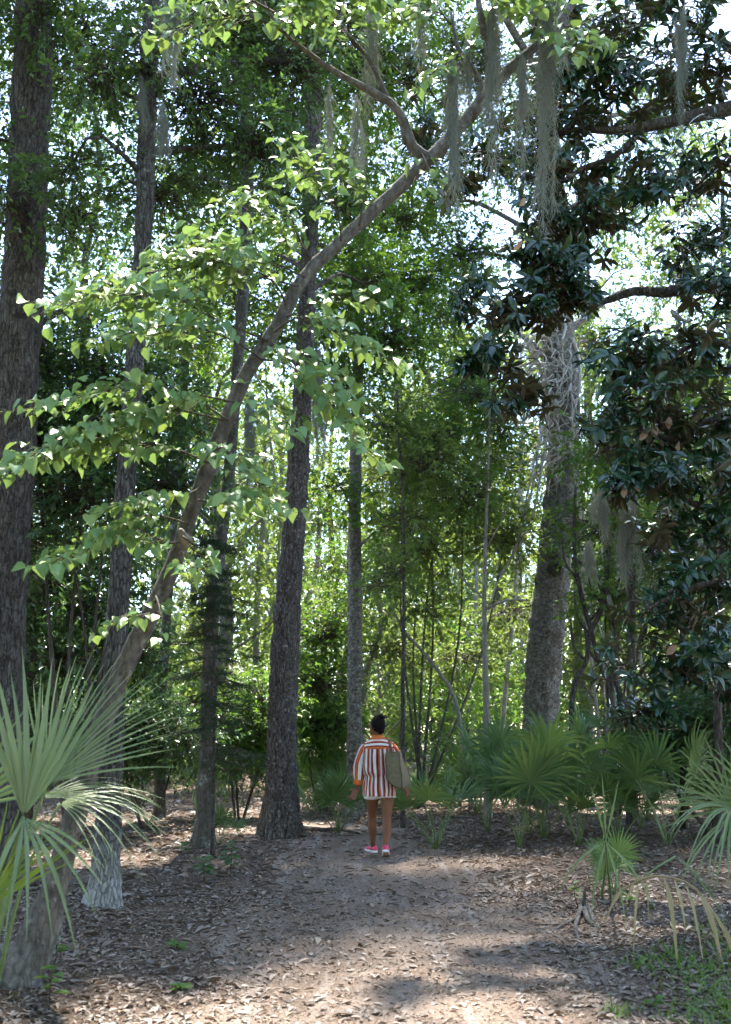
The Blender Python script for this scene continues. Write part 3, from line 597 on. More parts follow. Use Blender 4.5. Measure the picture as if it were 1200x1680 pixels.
v, f = tube(RBt, 28, 0.03, 0.2, 8.5, 0.35, 3); obj('trunk', v, f, 'bark_smooth', rb)
for rows in ([(705, 262, 20, 6.4), (676, 240, 17, 6.38), (664, 200, 14, 6.35), (640, 168, 13, 6.3), (600, 145, 11, 6.25), (550, 118, 9, 6.2), (500, 82, 7, 6.1), (462, 50, 5, 6.0), (430, 0, 4, 5.9)],
             [(770, 195, 17, 6.42), (796, 160, 14, 6.4), (803, 110, 12, 6.35), (796, 60, 11, 6.3), (786, 10, 9, 6.25), (780, -80, 7, 6.2)],
             [(745, 222, 14, 6.4), (790, 150, 10, 6.5), (770, 105, 8, 6.5), (752, 80, 6, 6.5), (740, 20, 4, 6.5)],
             [(640, 168, 8, 6.3), (622, 130, 7, 6.3), (600, 90, 5, 6.3), (560, 40, 4, 6.3), (545, -20, 3, 6.3)],
             [(666, 235, 10, 6.38), (655, 190, 8, 6.45), (632, 160, 6, 6.5)]):
    v, f = tube(tpx(rows), 10, 0.07, 0.08, 8); obj('limb', v, f, 'bark_smooth', rb)
v, f = tube([(*P(305, 890, 6.22), 0.05), (*P(300, 880, 6.16), 0.035), (*P(296, 868, 6.12), 0.01)], 9, 0.02, 0.3, 20); tag(obj('scar', v, f, 'bark_bleached', rb), 'torn pale bark scar')
# sprays of heart-shaped leaves: (start, end, number of side twigs, side length)
SPR = [((440, 560, 6.25), (95, 500, 5.7), 15, 0.33), ((430, 590, 6.2), (165, 560, 5.6), 9, 0.24), ((470, 500, 6.2), (300, 420, 5.9), 9, 0.32), ((490, 470, 6.2), (150, 470, 6.1), 11, 0.28), ((500, 455, 6.25), (330, 395, 6.3), 9, 0.28),
       ((385, 660, 6.2), (65, 670, 5.8), 12, 0.24), ((370, 690, 6.2), (-30, 790, 5.5), 16, 0.33), ((375, 690, 6.2), (150, 725, 5.8), 9, 0.26), ((345, 760, 6.2), (60, 750, 5.9), 10, 0.28), ((330, 800, 6.2), (190, 830, 5.8), 6, 0.22),
       ((310, 860, 6.2), (90, 920, 5.7), 10, 0.24), ((300, 890, 6.2), (170, 890, 6.0), 5, 0.2), ((325, 820, 6.1), (445, 830, 5.8), 7, 0.24), ((350, 740, 6.1), (400, 770, 5.7), 5, 0.22), ((300, 880, 6.1), (330, 930, 5.8), 3, 0.14),
       ((430, 590, 6.2), (600, 740, 5.9), 10, 0.26), ((450, 545, 6.2), (640, 590, 6.0), 9, 0.24), ((440, 570, 6.2), (560, 640, 5.8), 7, 0.22), ((470, 520, 6.2), (600, 500, 6.1), 6, 0.2), ((420, 610, 6.2), (470, 700, 5.7), 6, 0.22),
       ((520, 440, 6.3), (420, 330, 6.2), 7, 0.24), ((560, 395, 6.3), (470, 250, 6.2), 7, 0.24), ((520, 435, 6.3), (370, 350, 6.4), 7, 0.22), ((590, 370, 6.3), (540, 250, 6.4), 5, 0.2),
       ((250, 1005, 6.2), (185, 1030, 6.0), 3, 0.14), ((255, 990, 6.2), (262, 1030, 5.9), 2, 0.12),
       ((470, 55, 6.0), (270, 50, 5.6), 9, 0.24), ((450, 20, 5.9), (320, -30, 5.5), 8, 0.28), ((545, 10, 6.2), (470, 30, 5.9), 6, 0.22), ((600, 90, 6.3), (560, 20, 6.0), 6, 0.2), ((740, 40, 6.5), (660, 30, 6.2), 7, 0.24), ((752, 90, 6.5), (700, 130, 6.3), 5, 0.2),
       ((880, 75, 6.6), (940, 90, 6.2), 6, 0.22), ((900, 55, 6.6), (860, 10, 6.2), 6, 0.22), ((920, 30, 6.7), (960, 60, 6.3), 5, 0.22), ((780, -20, 6.2), (850, -10, 5.9), 7, 0.26), ((690, 260, 6.4), (700, 300, 6.2), 2, 0.1), ((930, 0, 6.7), (800, 20, 6.3), 8, 0.26),
       ((545, -20, 6.3), (640, 10, 6.0), 8, 0.26), ((430, 0, 5.9), (520, -10, 5.7), 7, 0.25)]
LP, LX, LU, LL = [], [], [], []; TWm = MB()
for a, b, nt, sl in SPR:
    nt = int(nt * 2.7); sl *= 1.3
    A, B = P(*a), P(*b); ln_ = np.linalg.norm(B - A); mid = A * 0.45 + B * 0.55 + np.array([0, 0, 0.10 * ln_])
    q1 = A * 0.75 + B * 0.25 + np.array([0, 0, 0.09 * ln_]) + rng.normal(size=3) * 0.04; s = spline([(*A, 0.0075), (*q1, 0.006), (*(mid + rng.normal(size=3) * 0.03), 0.0045), (*B, 0.002)], 0.03)
    v, f = tube(s[::3] if len(s) > 9 else s, 5, 1, 0, straight=True); 
    o = obj('branchlet', v, f, 'twig_bark', rb)
    Dm = nrm(B - A); sd = nrm(np.cross(Dm, [0, 0, 1.0]))
    for k in range(nt + 1):
        t = 0.22 + 0.78 * k / nt; c = s[min(len(s) - 1, int(t * (len(s) - 1)))][:3]
        if k == nt: d = Dm
        else: d = nrm(Dm * rng.uniform(0.5, 1.0) + sd * (1 if k % 2 else -1) * rng.uniform(0.5, 1.1) + np.array([0, 0, rng.uniform(-0.3, 0.25)]))
        L_ = sl * rng.uniform(0.6, 1.15) * (1.15 - 0.55 * t); e = c + d * L_ + np.array([0, 0, -0.12 * L_])
        v, f = prisms(np.array([c]), np.array([e]), 0.0035, 0.0015, 0.06); TWm.add(v, f)
        m = max(2, int(L_ / 0.055)); q = nrm(np.cross(d, [0, 0, 1.0]))
        for i in range(m):
            tt = (i + 1) / m; pp = c + (e - c) * tt
            out = nrm(d * 0.6 + q * (1 if i % 2 else -1) * rng.uniform(0.5, 1.1) + np.array([0, 0, -0.1]))
            pet = pp + out * 0.028 + np.array([0, 0, 0.004])
            X_ = nrm(out * rng.uniform(0.4, 1.0) + np.array([0, 0, -rng.uniform(-0.05, 0.6)]) + rng.normal(size=3) * 0.28)
            LP.append(pet); LX.append(X_); LU.append(np.array([0, -0.75, 1.0]) + out * 0.35 + rng.normal(size=3) * 0.28); LL.append(rng.uniform(0.042, 0.102))
            v, f = prisms(np.array([pp]), np.array([pet]), 0.0012, 0.001, 0.0); TWm.add(v, f)
LP, LX, LU, LL = map(np.array, (LP, LX, LU, LL))
tag(TWm.build('twigs', 'twig_bark', rb), kind='stuff')
def vary(t, seed):
    """the same kind of leaf, curled, twisted and lopsided in its own way"""
    r = random.Random(seed); V = t[0].copy(); w = np.abs(V[:, 1]).max()
    V[:, 2] += r.uniform(-0.22, 0.10) * V[:, 0] ** 2 + r.uniform(-0.5, 0.9) * V[:, 1] ** 2 + r.uniform(-0.4, 0.4) * V[:, 0] * V[:, 1]
    V[:, 1] *= np.where(V[:, 1] > 0, r.uniform(0.78, 1.12), r.uniform(0.78, 1.12)); V[:, 1] += r.uniform(-0.12, 0.12) * V[:, 0] ** 2
    return V, t[1]
def split_leaves(root, t, P_, X_, U_, L_, W_, matn, nobj=300, rest='foliage'):
    """the leaves that show largest as pieces of their own, the others joined"""
    inview = np.array([abs(p[0]) < 0.37 * p[1] for p in P_]); sz = np.where(inview, L_ / P_[:, 1], 0) * (0.4 + 0.6 * np.abs((nrm(np.cross(np.cross(X_, U_), X_)) * nrm(P_ - np.array([0, 0, CAMZ]))).sum(1)))
    o_ = np.argsort(-sz); one, many = o_[:nobj], o_[nobj:]
    ts = [vary(t, k) for k in range(6)]
    mes = [mesh_np('leaf', q[0], q[1], matn) for q in ts]
    for k, i in enumerate(one):
        o = bpy.data.objects.new('leaf', mes[k % 6]); link(o, root); o.matrix_local = leaf_matrix(ORIG[root], P_[i], X_[i], U_[i], L_[i], W_[i])
    mb = MB()
    for k in range(6):
        q = many[k::6]
        if len(q): v, f = leaves(ts[k], P_[q], X_[q], U_[q], L_[q], W_[q]); mb.add(v, f)
    tag(mb.build(rest, matn, root), kind='stuff')
split_leaves(rb, T_HEART, LP, LX, LU, LL, LL * rng.uniform(0.85, 1.05, len(LL)), 'redbud_leaf')
print('redbud leaves', len(LP))

# ---------------------------------------------------------------- magnolia on the right
def whorls(cl_, per=9, ln=0.17):
    """clusters of long glossy leaves round shoot tips"""
    Pp, Xx, Uu, Ll = [], [], [], []; tw = MB()
    for c, r, n in cl_:
        c = np.asarray(c); r = np.asarray(r)
        for k in range(int(n * 1.7)):
            b = ball(1, 0.45)[0]; tip = c + b * r * 1.3; d = nrm(b * 0.8 + rng.normal(size=3) * 0.4 + np.array([0, -0.25, 0.25]))
            base = tip - d * 0.28; root = c + b * r * 0.4
            v, f = prisms(np.array([root]), np.array([base]), 0.009, 0.006, 0.12); tw.add(v, f); v, f = prisms(np.array([base]), np.array([tip]), 0.006, 0.005, 0.05); tw.add(v, f)
            u = nrm(np.cross(d, [0.1, 0.3, 1.0])); w = np.cross(d, u); a0 = rng.random() * 6.28
            for i in range(per + rng.integers(-2, 3)):
                a = a0 + i * 2.4; rad = u * math.cos(a) + w * math.sin(a); h = 0.05 + 0.75 * (i / per)
                X_ = nrm(rad * (1.1 - 0.55 * h) + d * (0.15 + 0.55 * h) + np.array([0, 0, -0.38]))
                Pp.append(tip - d * 0.10 * (1 - i / per)); Xx.append(X_); Uu.append(d + np.array([0, 0, 0.35]) + rng.normal(size=3) * 0.18); Ll.append(ln * rng.uniform(0.65, 1.15))
    return np.array(Pp), np.array(Xx), np.array(Uu), np.array(Ll), tw
MG = tpx([(1330, 1420, 60, 10.5), (1325, 1100, 52, 10.5), (1318, 800, 46, 10.5), (1310, 500, 42, 10.4), (1300, 200, 38, 10.3), (1285, -100, 32, 10.3), (1270, -420, 22, 10.3)])
mg = thing('magnolia_tree', (MG[0][0], MG[0][1], 0), 'dark glossy-leaved magnolia spreading in from the right edge', 'tree')
v, f = tube([(MG[0][0], MG[0][1], -0.05, MG[0][3])] + MG[1:], 16, 0.15, 0.08, 6, 0.4); obj('trunk', v, f, 'bark_smooth', mg)
for rows in ([(1300, 215, 26, 10.3), (1235, 175, 24, 10.0), (1180, 182, 21, 9.8), (1120, 195, 19, 9.6), (1060, 208, 16, 9.5), (1000, 214, 12, 9.4), (940, 213, 9, 9.3), (890, 225, 6, 9.3)],
             [(1305, 160, 20, 10.3), (1200, 80, 14, 10), (1150, 50, 11, 9.8), (1090, 15, 8, 9.6), (1040, -10, 6, 9.5)],
             [(1310, 520, 26, 10.4), (1220, 480, 22, 10.2), (1150, 470, 20, 10), (1090, 480, 17, 9.9), (1040, 478, 14, 9.9), (985, 495, 11, 9.8), (940, 480, 8, 9.7), (880, 500, 6, 9.5), (820, 520, 4, 9.4)],
             [(1060, 208, 10, 9.5), (1010, 255, 9, 9.4), (960, 275, 8, 9.3), (920, 300, 6, 9.3)], [(1000, 250, 8, 9.4), (965, 330, 8, 9.4), (945, 385, 7, 9.4), (920, 440, 5, 9.3)],
             [(1320, 760, 24, 10.4), (1240, 720, 18, 9.9), (1170, 690, 13, 9.4), (1110, 720, 9, 9.0), (1040, 700, 6, 8.8)], [(1320, 880, 24, 10.4), (1230, 840, 16, 9.7), (1150, 830, 11, 9.2), (1080, 800, 8, 8.9), (1010, 800, 5, 8.8)],
             [(1325, 1020, 22, 10.4), (1230, 960, 15, 9.6), (1150, 960, 10, 9.2), (1060, 1000, 6, 9.0)], [(1318, 640, 22, 10.4), (1230, 580, 15, 9.8), (1150, 560, 10, 9.4), (1080, 600, 7, 9.1), (1000, 600, 5, 9.0)]):
    v, f = tube(tpx(rows), 9, 0.1, 0.10, 7); obj('limb', v, f, 'bark_dark', mg)
MC = [cl(1140, 580, 9.3, 0.5, 0.28, 20), cl(1030, 590, 9.0, 0.38, 0.28, 16), cl(1080, 670, 8.9, 0.42, 0.3, 18), cl(1170, 700, 9.2, 0.4, 0.35, 18), cl(1010, 690, 8.9, 0.3, 0.25, 10), cl(1090, 770, 8.9, 0.42, 0.25, 14), cl(1010, 790, 9.0, 0.26, 0.2, 7), cl(1180, 830, 9.2, 0.45, 0.35, 18),
      cl(1110, 880, 9.3, 0.4, 0.3, 12), cl(1170, 960, 9.4, 0.45, 0.3, 16), cl(1080, 980, 9.3, 0.4, 0.3, 12), cl(1140, 1060, 9.3, 0.4, 0.3, 12), cl(1060, 1090, 9.4, 0.4, 0.25, 10), cl(1190, 1100, 9.4, 0.35, 0.3, 9), cl(1060, 1170, 9.3, 0.22, 0.18, 6),
      cl(905, 330, 9.4, 0.32, 0.25, 12), cl(900, 415, 9.4, 0.32, 0.22, 12), cl(890, 250, 9.4, 0.32, 0.25, 11), cl(935, 130, 9.4, 0.4, 0.3, 14), cl(940, 470, 9.5, 0.3, 0.2, 10), cl(900, 470, 9.4, 0.4, 0.3, 15), cl(830, 500, 9.4, 0.33, 0.28, 13), cl(810, 580, 9.3, 0.25, 0.25, 9), cl(850, 640, 9.3, 0.2, 0.2, 6), cl(780, 480, 9.5, 0.22, 0.2, 6), cl(890, 400, 9.4, 0.3, 0.25, 8), cl(770, 600, 9.4, 0.13, 0.15, 3), cl(760, 300, 9.5, 0.25, 0.2, 6), cl(850, 660, 9.3, 0.22, 0.08, 4),
      cl(970, 370, 9.5, 0.45, 0.3, 15), cl(960, 260, 9.4, 0.5, 0.35, 18), cl(900, 170, 9.4, 0.5, 0.35, 16), cl(1060, 300, 9.6, 0.45, 0.32, 16), cl(1000, 150, 9.5, 0.5, 0.32, 18), cl(1150, 270, 9.8, 0.5, 0.35, 18), cl(1150, 390, 9.8, 0.5, 0.3, 16), cl(1090, 110, 9.6, 0.5, 0.35, 18), cl(1000, 40, 9.5, 0.5, 0.35, 18),
      cl(1180, 110, 9.8, 0.45, 0.4, 18), cl(1120, 0, 9.6, 0.6, 0.4, 20), cl(920, 40, 9.3, 0.4, 0.3, 10), cl(1190, 470, 9.6, 0.35, 0.3, 12), cl(700, 130, 9.6, 0.3, 0.3, 8), cl(690, 210, 9.6, 0.2, 0.2, 5), cl(800, 250, 9.5, 0.25, 0.22, 7),
      cl(1300, 300, 10.2, 0.6, 0.8, 30), cl(1330, 700, 10, 0.5, 0.8, 30)]
mP, mX, mU, mL, mtw = whorls(MC)
tag(mtw.build('twigs', 'twig_bark', mg), kind='stuff')
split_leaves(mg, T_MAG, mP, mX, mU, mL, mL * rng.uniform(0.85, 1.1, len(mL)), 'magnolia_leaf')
dp = np.array([P(px + rng.uniform(-8, 8), py + rng.uniform(-8, 8), 8.75) for px, py in ((1075, 705), (1085, 690), (1095, 680), (1068, 710), (1085, 720), (1112, 722), (1118, 730), (1030, 790), (1038, 800), (1028, 805), (1095, 830), (1100, 1050), (1108, 1058), (870, 330), (860, 400))])
me = mesh_np('dead_leaf', T_MAG[0], T_MAG[1], 'dead_magnolia_leaf')
for p in dp:
    o = bpy.data.objects.new('dead_leaf', me); link(o, mg); o.matrix_local = leaf_matrix(ORIG[mg], p, rng.normal(size=3) * 0.5 + [0, 0, -0.6], rng.normal(size=3) + [0, -0.8, 0], 0.13, 0.15)
print('magnolia leaves', len(mP))

# ---------------------------------------------------------------- understorey shrubs
def shrub(name, label, base, stems, clumps, leaf, ln, wd, per=11, tw=0.4, group=None, t=T_SIMPLE, bark='twig_bark', droop=0.25, cat='shrub'):
    base = np.array(base, float); root = thing(name, base, label, cat, group)
    for c, r, nt in clumps[:stems]:
        m = base * 0.5 + np.asarray(c) * 0.5 + rng.normal(size=3) * 0.15
        v, f = tube([(*(base + [rng.normal() * 0.08, rng.normal() * 0.08, -0.03]), 0.03), (*m, 0.02), (*c, 0.008)], 6, 0.15, 0.1, 8); obj('stem', v, f, bark, root)
    LV, TW = clump_leaves(clumps, ln, wd, per, tw, droop, t)
    tag(LV.build('crown', leaf, root, smooth=False), kind='stuff'); tag(TW.build('twigs', 'twig_bark', root), kind='stuff')
    return root
def gb(px, Y): p = P(px, 1300, Y); return (p[0], Y, float(gz(p[0], Y)))
shrub('laurel_shrub', 'glossy laurel thicket between the left-edge oak and the slim pale-footed tree', gb(120, 12), 6,
      [cl(60, 600, 12, 0.7, 0.5, 55), cl(170, 620, 12.2, 0.6, 0.5, 50), cl(60, 720, 12, 0.7, 0.4, 50), cl(190, 720, 12.2, 0.7, 0.4, 50), cl(110, 820, 12, 0.8, 0.4, 55), cl(260, 660, 12.6, 0.6, 0.4, 35), cl(280, 800, 12.4, 0.6, 0.4, 35), cl(30, 880, 12, 0.7, 0.4, 40)], 'laurel_leaf', 0.11, 0.042)
shrub('laurel_shrub', 'dark laurel bush in the gloom left of the slim pale-footed tree', gb(110, 14.5), 5,
      [cl(60, 960, 14.5, 0.8, 0.5, 50), cl(140, 1000, 14.6, 0.8, 0.5, 50), cl(100, 1090, 14.4, 0.9, 0.5, 60), cl(180, 900, 14.8, 0.8, 0.5, 45), cl(230, 1080, 15, 0.6, 0.5, 35), cl(60, 1180, 14.3, 0.8, 0.4, 45)], 'laurel_leaf', 0.11, 0.042)
shrub('laurel_shrub', 'leafy green shrub mass filling the middle behind the grey trunk', gb(690, 19.5), 6,
      [cl(700, 720, 19.5, 1.0, 0.6, 70), cl(760, 640, 20, 0.9, 0.5, 45), cl(660, 780, 19.3, 0.9, 0.5, 55), cl(760, 830, 19.5, 1.0, 0.5, 60), cl(690, 900, 19.3, 0.9, 0.5, 45), cl(830, 880, 19.7, 0.8, 0.5, 38), cl(820, 760, 20, 0.8, 0.5, 30), cl(700, 1000, 19.4, 0.8, 0.4, 20), cl(640, 1060, 20.5, 0.8, 0.4, 26), cl(760, 1080, 20.5, 0.9, 0.4, 30), cl(840, 1000, 21, 0.8, 0.4, 26), cl(560, 1010, 21.5, 0.8, 0.5, 26)], 'far_leaf', 0.115, 0.05, bark='bark_lichen')
shrub('laurel_shrub', 'green leafy shrub right of the vine-wrapped trunk under the magnolia', gb(1010, 18), 6,
      [cl(990, 860, 18, 0.9, 0.6, 50), cl(1080, 900, 18, 0.9, 0.6, 50), cl(1000, 740, 18.2, 0.8, 0.6, 45), cl(1140, 800, 18.4, 0.9, 0.6, 45), cl(1000, 980, 17.8, 0.7, 0.4, 28), cl(1130, 1020, 18, 1.0, 0.5, 45), cl(1180, 930, 18, 0.8, 0.5, 40), cl(1080, 620, 18.6, 0.9, 0.6, 45), cl(1180, 620, 18.6, 0.9, 0.6, 45)], 'bright_leaf', 0.11, 0.048)
for lab, px, Y, cs in (('low dark bush in the gloom left of the lichened trunk', 250, 16, [(230, 1190, .7, .4), (290, 1210, .6, .35), (190, 1230, .6, .35)]),
                       ('low bush in shade between lichened trunk and thick dark trunk', 400, 17.5, [(390, 1190, .7, .4), (430, 1150, .6, .4), (370, 1230, .5, .3), (425, 1230, .4, .3)]),
                       ('green bush between the thick dark trunk and the grey trunk', 530, 19, [(520, 1120, .8, .5), (545, 1190, .6, .4), (505, 1200, .5, .4), (530, 1040, .7, .4)]),
                       ('dark low bush at the right edge behind the fan palm', 1160, 14, [(1150, 1190, .7, .35), (1200, 1160, .6, .4), (1090, 1200, .5, .25)]),
                       ('dim bush filling the gap beside the left-edge oak', 20, 16.5, [(10, 1080, .9, .6), (40, 1200, .9, .5), (-40, 1000, .8, .6)])):
    shrub('understorey_bush', lab, gb(px, Y), 3, [cl(a, b, Y, r, h, 46 * r / 0.6) for a, b, r, h in cs], 'bright_leaf' if 300 < px < 1000 else 'laurel_leaf', 0.10, 0.042)
# feathery cedar
ce = thing('cedar_tree', gb(352, 12.3), 'dark feathery young cedar growing round the lichened trunk', 'tree')
v, f = tube([(*gb(352, 12.3), 0.026), (*P(352, 1150, 12.3), 0.02), (*P(350, 950, 12.3), 0.012), (*P(350, 850, 12.3), 0.006)], 8, 0.1, 0.1, 8, 0.3); obj('trunk', v, f, 'bark_dark', ce)
LV, TW = MB(), MB()
for k in range(95):
    py = rng.uniform(880, 1265); t = (py - 860) / 400; c = P(351, py, 12.3); a = rng.random() * 6.28; L_ = rng.uniform(0.35, 0.85) * (0.35 + 0.65 * t)
    d = np.array([math.cos(a), math.sin(a), 0.05]); e = c + d * L_ + [0, 0, -0.22 * L_]
    v, f = prisms(np.array([c]), np.array([e]), 0.008, 0.003, 0.05); TW.add(v, f)
    m = 26; tt = rng.random(m) ** 0.7; q = c + (e - c) * tt[:, None]; s = np.where(np.arange(m) % 2, 1, -1)[:, None] * np.cross(d, [0, 0, 1.0]) + rng.normal(size=(m, 3)) * 0.3
    dd = nrm(d * 0.8 + s * 0.8 + [0, 0, -0.35]); e2 = q + dd * rng.uniform(0.08, 0.24, m)[:, None]
    v, f = prisms(q, e2, 0.002, 0.001, 0.05); TW.add(v, f)
    kk = rng.random((m, 10)); pp = (q[:, None] + (e2 - q)[:, None] * kk[..., None]).reshape(-1, 3)
    X_ = (np.repeat(dd, 10, 0) * 0.8 + rng.normal(size=(m * 10, 3)) * 0.5); v, f = leaves(T_NEEDLE, pp, X_, rng.normal(size=(m * 10, 3)), rng.uniform(0.03, 0.06, m * 10), 0.006); LV.add(v, f)
tag(LV.build('foliage', 'cedar_needle', ce, smooth=False), kind='stuff'); tag(TW.build('twigs', 'twig_bark', ce), kind='stuff')

# ---------------------------------------------------------------- the woods behind
def proto_tree(name, h, seed, leaf, nclump, ln, wd, spread, bark, base_h):
    """one tree at the origin with trunk, limbs, crown"""
    r = np.random.default_rng(seed); pts = []; x = y = 0.0
    for i in range(9):
        t = i / 8; pts.append((x, y, h * 0.92 * t, (0.012 * h + 0.03) * (1 - 0.8 * t))); x += r.normal() * 0.16; y += r.normal() * 0.16
    root = thing(name, (0, 0, 0), 'x', 'tree')
    v, f = tube([(0, 0, -0.1, pts[0][3])] + pts[1:], 9, 0.4, 0.08, 4, 0.4, seed); obj('trunk', v, f, bark, root)
    cl_ = []; lb = MB()
    for k in range(nclump):
        zz = h * (base_h + (1 - base_h) * (k + 0.5) / nclump); t = (zz / h - base_h) / (1 - base_h); rad = spread * (0.55 + 0.9 * math.sin(math.pi * (0.15 + 0.8 * t))) * r.uniform(0.2, 0.8); a = k * 2.4 + r.normal() * 0.4
        i = min(8, int(zz / h * 8)); c = np.array([pts[i][0] + rad * math.cos(a), pts[i][1] + rad * math.sin(a), zz]); s = spread * r.uniform(0.26, 0.45)
        cl_.append((c, (s, s, s * 0.6), 46 * s + 14)); v, f = tube(limb_to(pts, c), 5, 0.4, 0.05, 5, 0, seed); lb.add(v, f)
    lb.build('limbs', bark, root)
    LV, TW = clump_leaves(cl_, ln, wd, 10, 0.6, 0.25, dens=0.95)
    tag(LV.build('crown', leaf, root, smooth=False), kind='stuff')
    return root
PROT = [proto_tree('forest_tree', 19, 3, 'far_leaf', 40, 0.16, 0.08, 2.5, 'bark_lichen', 0.10),
        proto_tree('forest_tree', 15, 4, 'far_leaf', 32, 0.16, 0.075, 2.2, 'bark_rough', 0.08),
        proto_tree('forest_tree', 24, 5, 'oak_leaf', 48, 0.16, 0.08, 3.2, 'bark_dark', 0.18),
        proto_tree('understorey_tree', 5.5, 6, 'far_leaf', 18, 0.13, 0.06, 1.5, 'bark_bleached', 0.06),
        proto_tree('understorey_tree', 4.2, 8, 'bright_leaf', 16, 0.12, 0.055, 1.3, 'bark_lichen', 0.04)]
kids_of(None)
def where(px):
    for lim, ph in ((70, 'beside the left-edge oak'), (200, 'left of the slim pale-footed tree'), (345, 'between the pale-footed and lichened trunks'), (465, 'between the lichened and thick dark trunks'), (583, 'between thick dark trunk and grey trunk'),
                    (700, 'just right of the grey trunk'), (797, 'left of the pale sapling'), (895, 'between pale sapling and vine-wrapped trunk'), (1040, 'right of the vine-wrapped trunk'), (1125, 'under the magnolia'), (9999, 'at the right edge')):
        if px < lim: return ph
def pxof(x, y): return 600 + x * 1.023 / y * FPX
LABS = ['tall sunlit tree', 'leafy mid-height tree', 'tall dark-trunked tree', 'small sunlit understorey tree', 'low bright-leaved understorey tree']
used = [False] * 5
LATE = []
def put(i, x, y, rz, s, lab=None, group=None):
    o = PROT[i] if not used[i] else copy_tree(PROT[i]); used[i] = True
    o.location = (x, y, float(gz(x, y)) if abs(y) < 30 else 0.0); o.rotation_euler = (0, 0, rz); o.scale = (s, s, s)
    tag(o, lab or '%s %s, %s' % (LABS[i], ('deep in the woods' if y < 31 else 'farther off in the woods' if y < 42 else 'farthest off in the woods'), where(pxof(x, y))), 'tree', group or ('trees deep in the woods' if i < 3 else 'small trees deep in the woods'))
    return o
r2 = np.random.default_rng(11); spots = []
for x, y, i, s, lab in ((7.2, 31.0, 0, 1.0, 'tall sunlit tree behind the vine-wrapped trunk, on its right'), (-3.8, 26.0, 1, 1.2, 'tall leafy tree behind the thick dark trunk'), (10.8, 28.0, 0, 1.05, 'tall sunlit tree behind the magnolia at the right'), (-7.6, 25.5, 2, 0.85, 'tall dark tree behind the slim pale-footed tree'), (1.0, 33, 0, 1.1, 'tallest tree in the distance behind the grey trunk')):
    spots.append((x, y)); LATE.append((i, x, y, s, lab))
def free(x, y, d): return all((x - a) ** 2 + (y - b) ** 2 > d * d for a, b in spots)
for y0, y1, n, kinds, d in ((23, 31, 13, (3, 4, 3, 4, 4), 2.2), (31, 40, 12, (0, 1, 3, 1, 4), 2.8), (38, 56, 22, (0, 1, 0, 1), 3.4)):
    k = 0; tries = 0
    while k < n and tries < 900:
        tries += 1; y = r2.uniform(y0, y1); x = r2.uniform(-1, 1) * (0.40 * y + 2)
        if not free(x, y, d): continue
        spots.append((x, y)); put(kinds[k % len(kinds)], x, y, r2.uniform(0, 6.28), r2.uniform(0.8, 1.15)); k += 1
for i, x, y, s, lab in LATE: put(i, x, y, r2.uniform(0, 6.28), s, lab)
# unseen trees added beside and behind the camera to shade the clearing
for x, y, i, s in ((-8.5, 2.5, 0, 1.0), (8.8, 1.0, 2, 0.8), (-3.5, -6.5, 1, 1.0), (3.6, -7.5, 0, 1.0), (9.6, 8.5, 1, 1.0), (-10.5, 9.0, 2, 0.9), (12, 15, 2, 0.9), (-13, 16, 0, 1.0),
                   (0.2, -9.5, 1, 1.1), (-7.5, -4.0, 1, 1.0), (7.4, -4.5, 1, 1.0), (-11, -1, 2, 0.9), (11.5, -2, 0, 1.0), (-6, -11, 2, 0.9), (6.5, -12, 2, 0.9), (0.5, -15, 0, 1.1), (-14, 5, 0, 1.0), (14.5, 6, 1, 1.1), (-2.2, -4.6, 3, 1.0), (2.4, -4.4, 4, 1.2), (5.2, -2.2, 3, 1.0), (-5.4, -1.6, 4, 1.2), (-6.6, 5.6, 3, 0.9), (7.2, 4.6, 4, 1.1)):
    put(i, x, y, r2.uniform(0, 6.28), s, 'tall unseen tree added outside the view to shade the clearing', 'unseen trees added around the clearing for shade')
def shade_oak(label, x, y, pts, seed):  # off-view oak, added only so its high crown shades the ground
    tr = [(x, y, 0, 0.26), (x * 0.99, y + 0.1, 3, 0.22), (x * 0.96, y + 0.2, 7, 0.19), (x * 0.9, y + 0.4, 11, 0.13), (x * 0.84, y + 0.6, 14, 0.05)]
    make_tree('oak_tree', label, 'tree', tr, 'bark_dark', [((a, b, c), (r, r, r * 0.45), n) for a, b, c, r, n in pts], 'oak_leaf', 0.10, 0.045, 10, 0.5, 'unseen oaks added to shade the clearing', seed=seed)
shade_oak('unseen oak added on the left, its crown placed to shade the path', -5.6, 5.0, [(-4.9, 6.5, 10, 1.4, 50), (-3.6, 5.0, 9.8, 1.2, 40), (-5.4, 9.5, 11.8, 1.5, 55), (-3.6, 12.8, 14.2, 1.5, 30), (-3.6, 8.6, 10.9, 1.1, 30), (-6, 3.5, 10, 1.6, 50)], 41)
shade_oak('unseen oak added on the right, its crown placed to shade the path', 6.2, 6.0, [(5.2, 6.4, 10, 1.4, 50), (5.9, 8.8, 11.4, 1.4, 46), (5.6, 11.0, 12.6, 1.4, 44), (4.4, 13.6, 14.8, 1.6, 70), (2.4, 13.6, 15.0, 1.4, 56), (6.4, 14.0, 15.2, 1.5, 60), (3.2, 9.0, 10.9, 1.2, 44), (1.4, 9.2, 11.0, 1.1, 36), (4.6, 8.4, 10.6, 1.1, 30), (2.2, 7.6, 10.2, 1.0, 26)], 42)
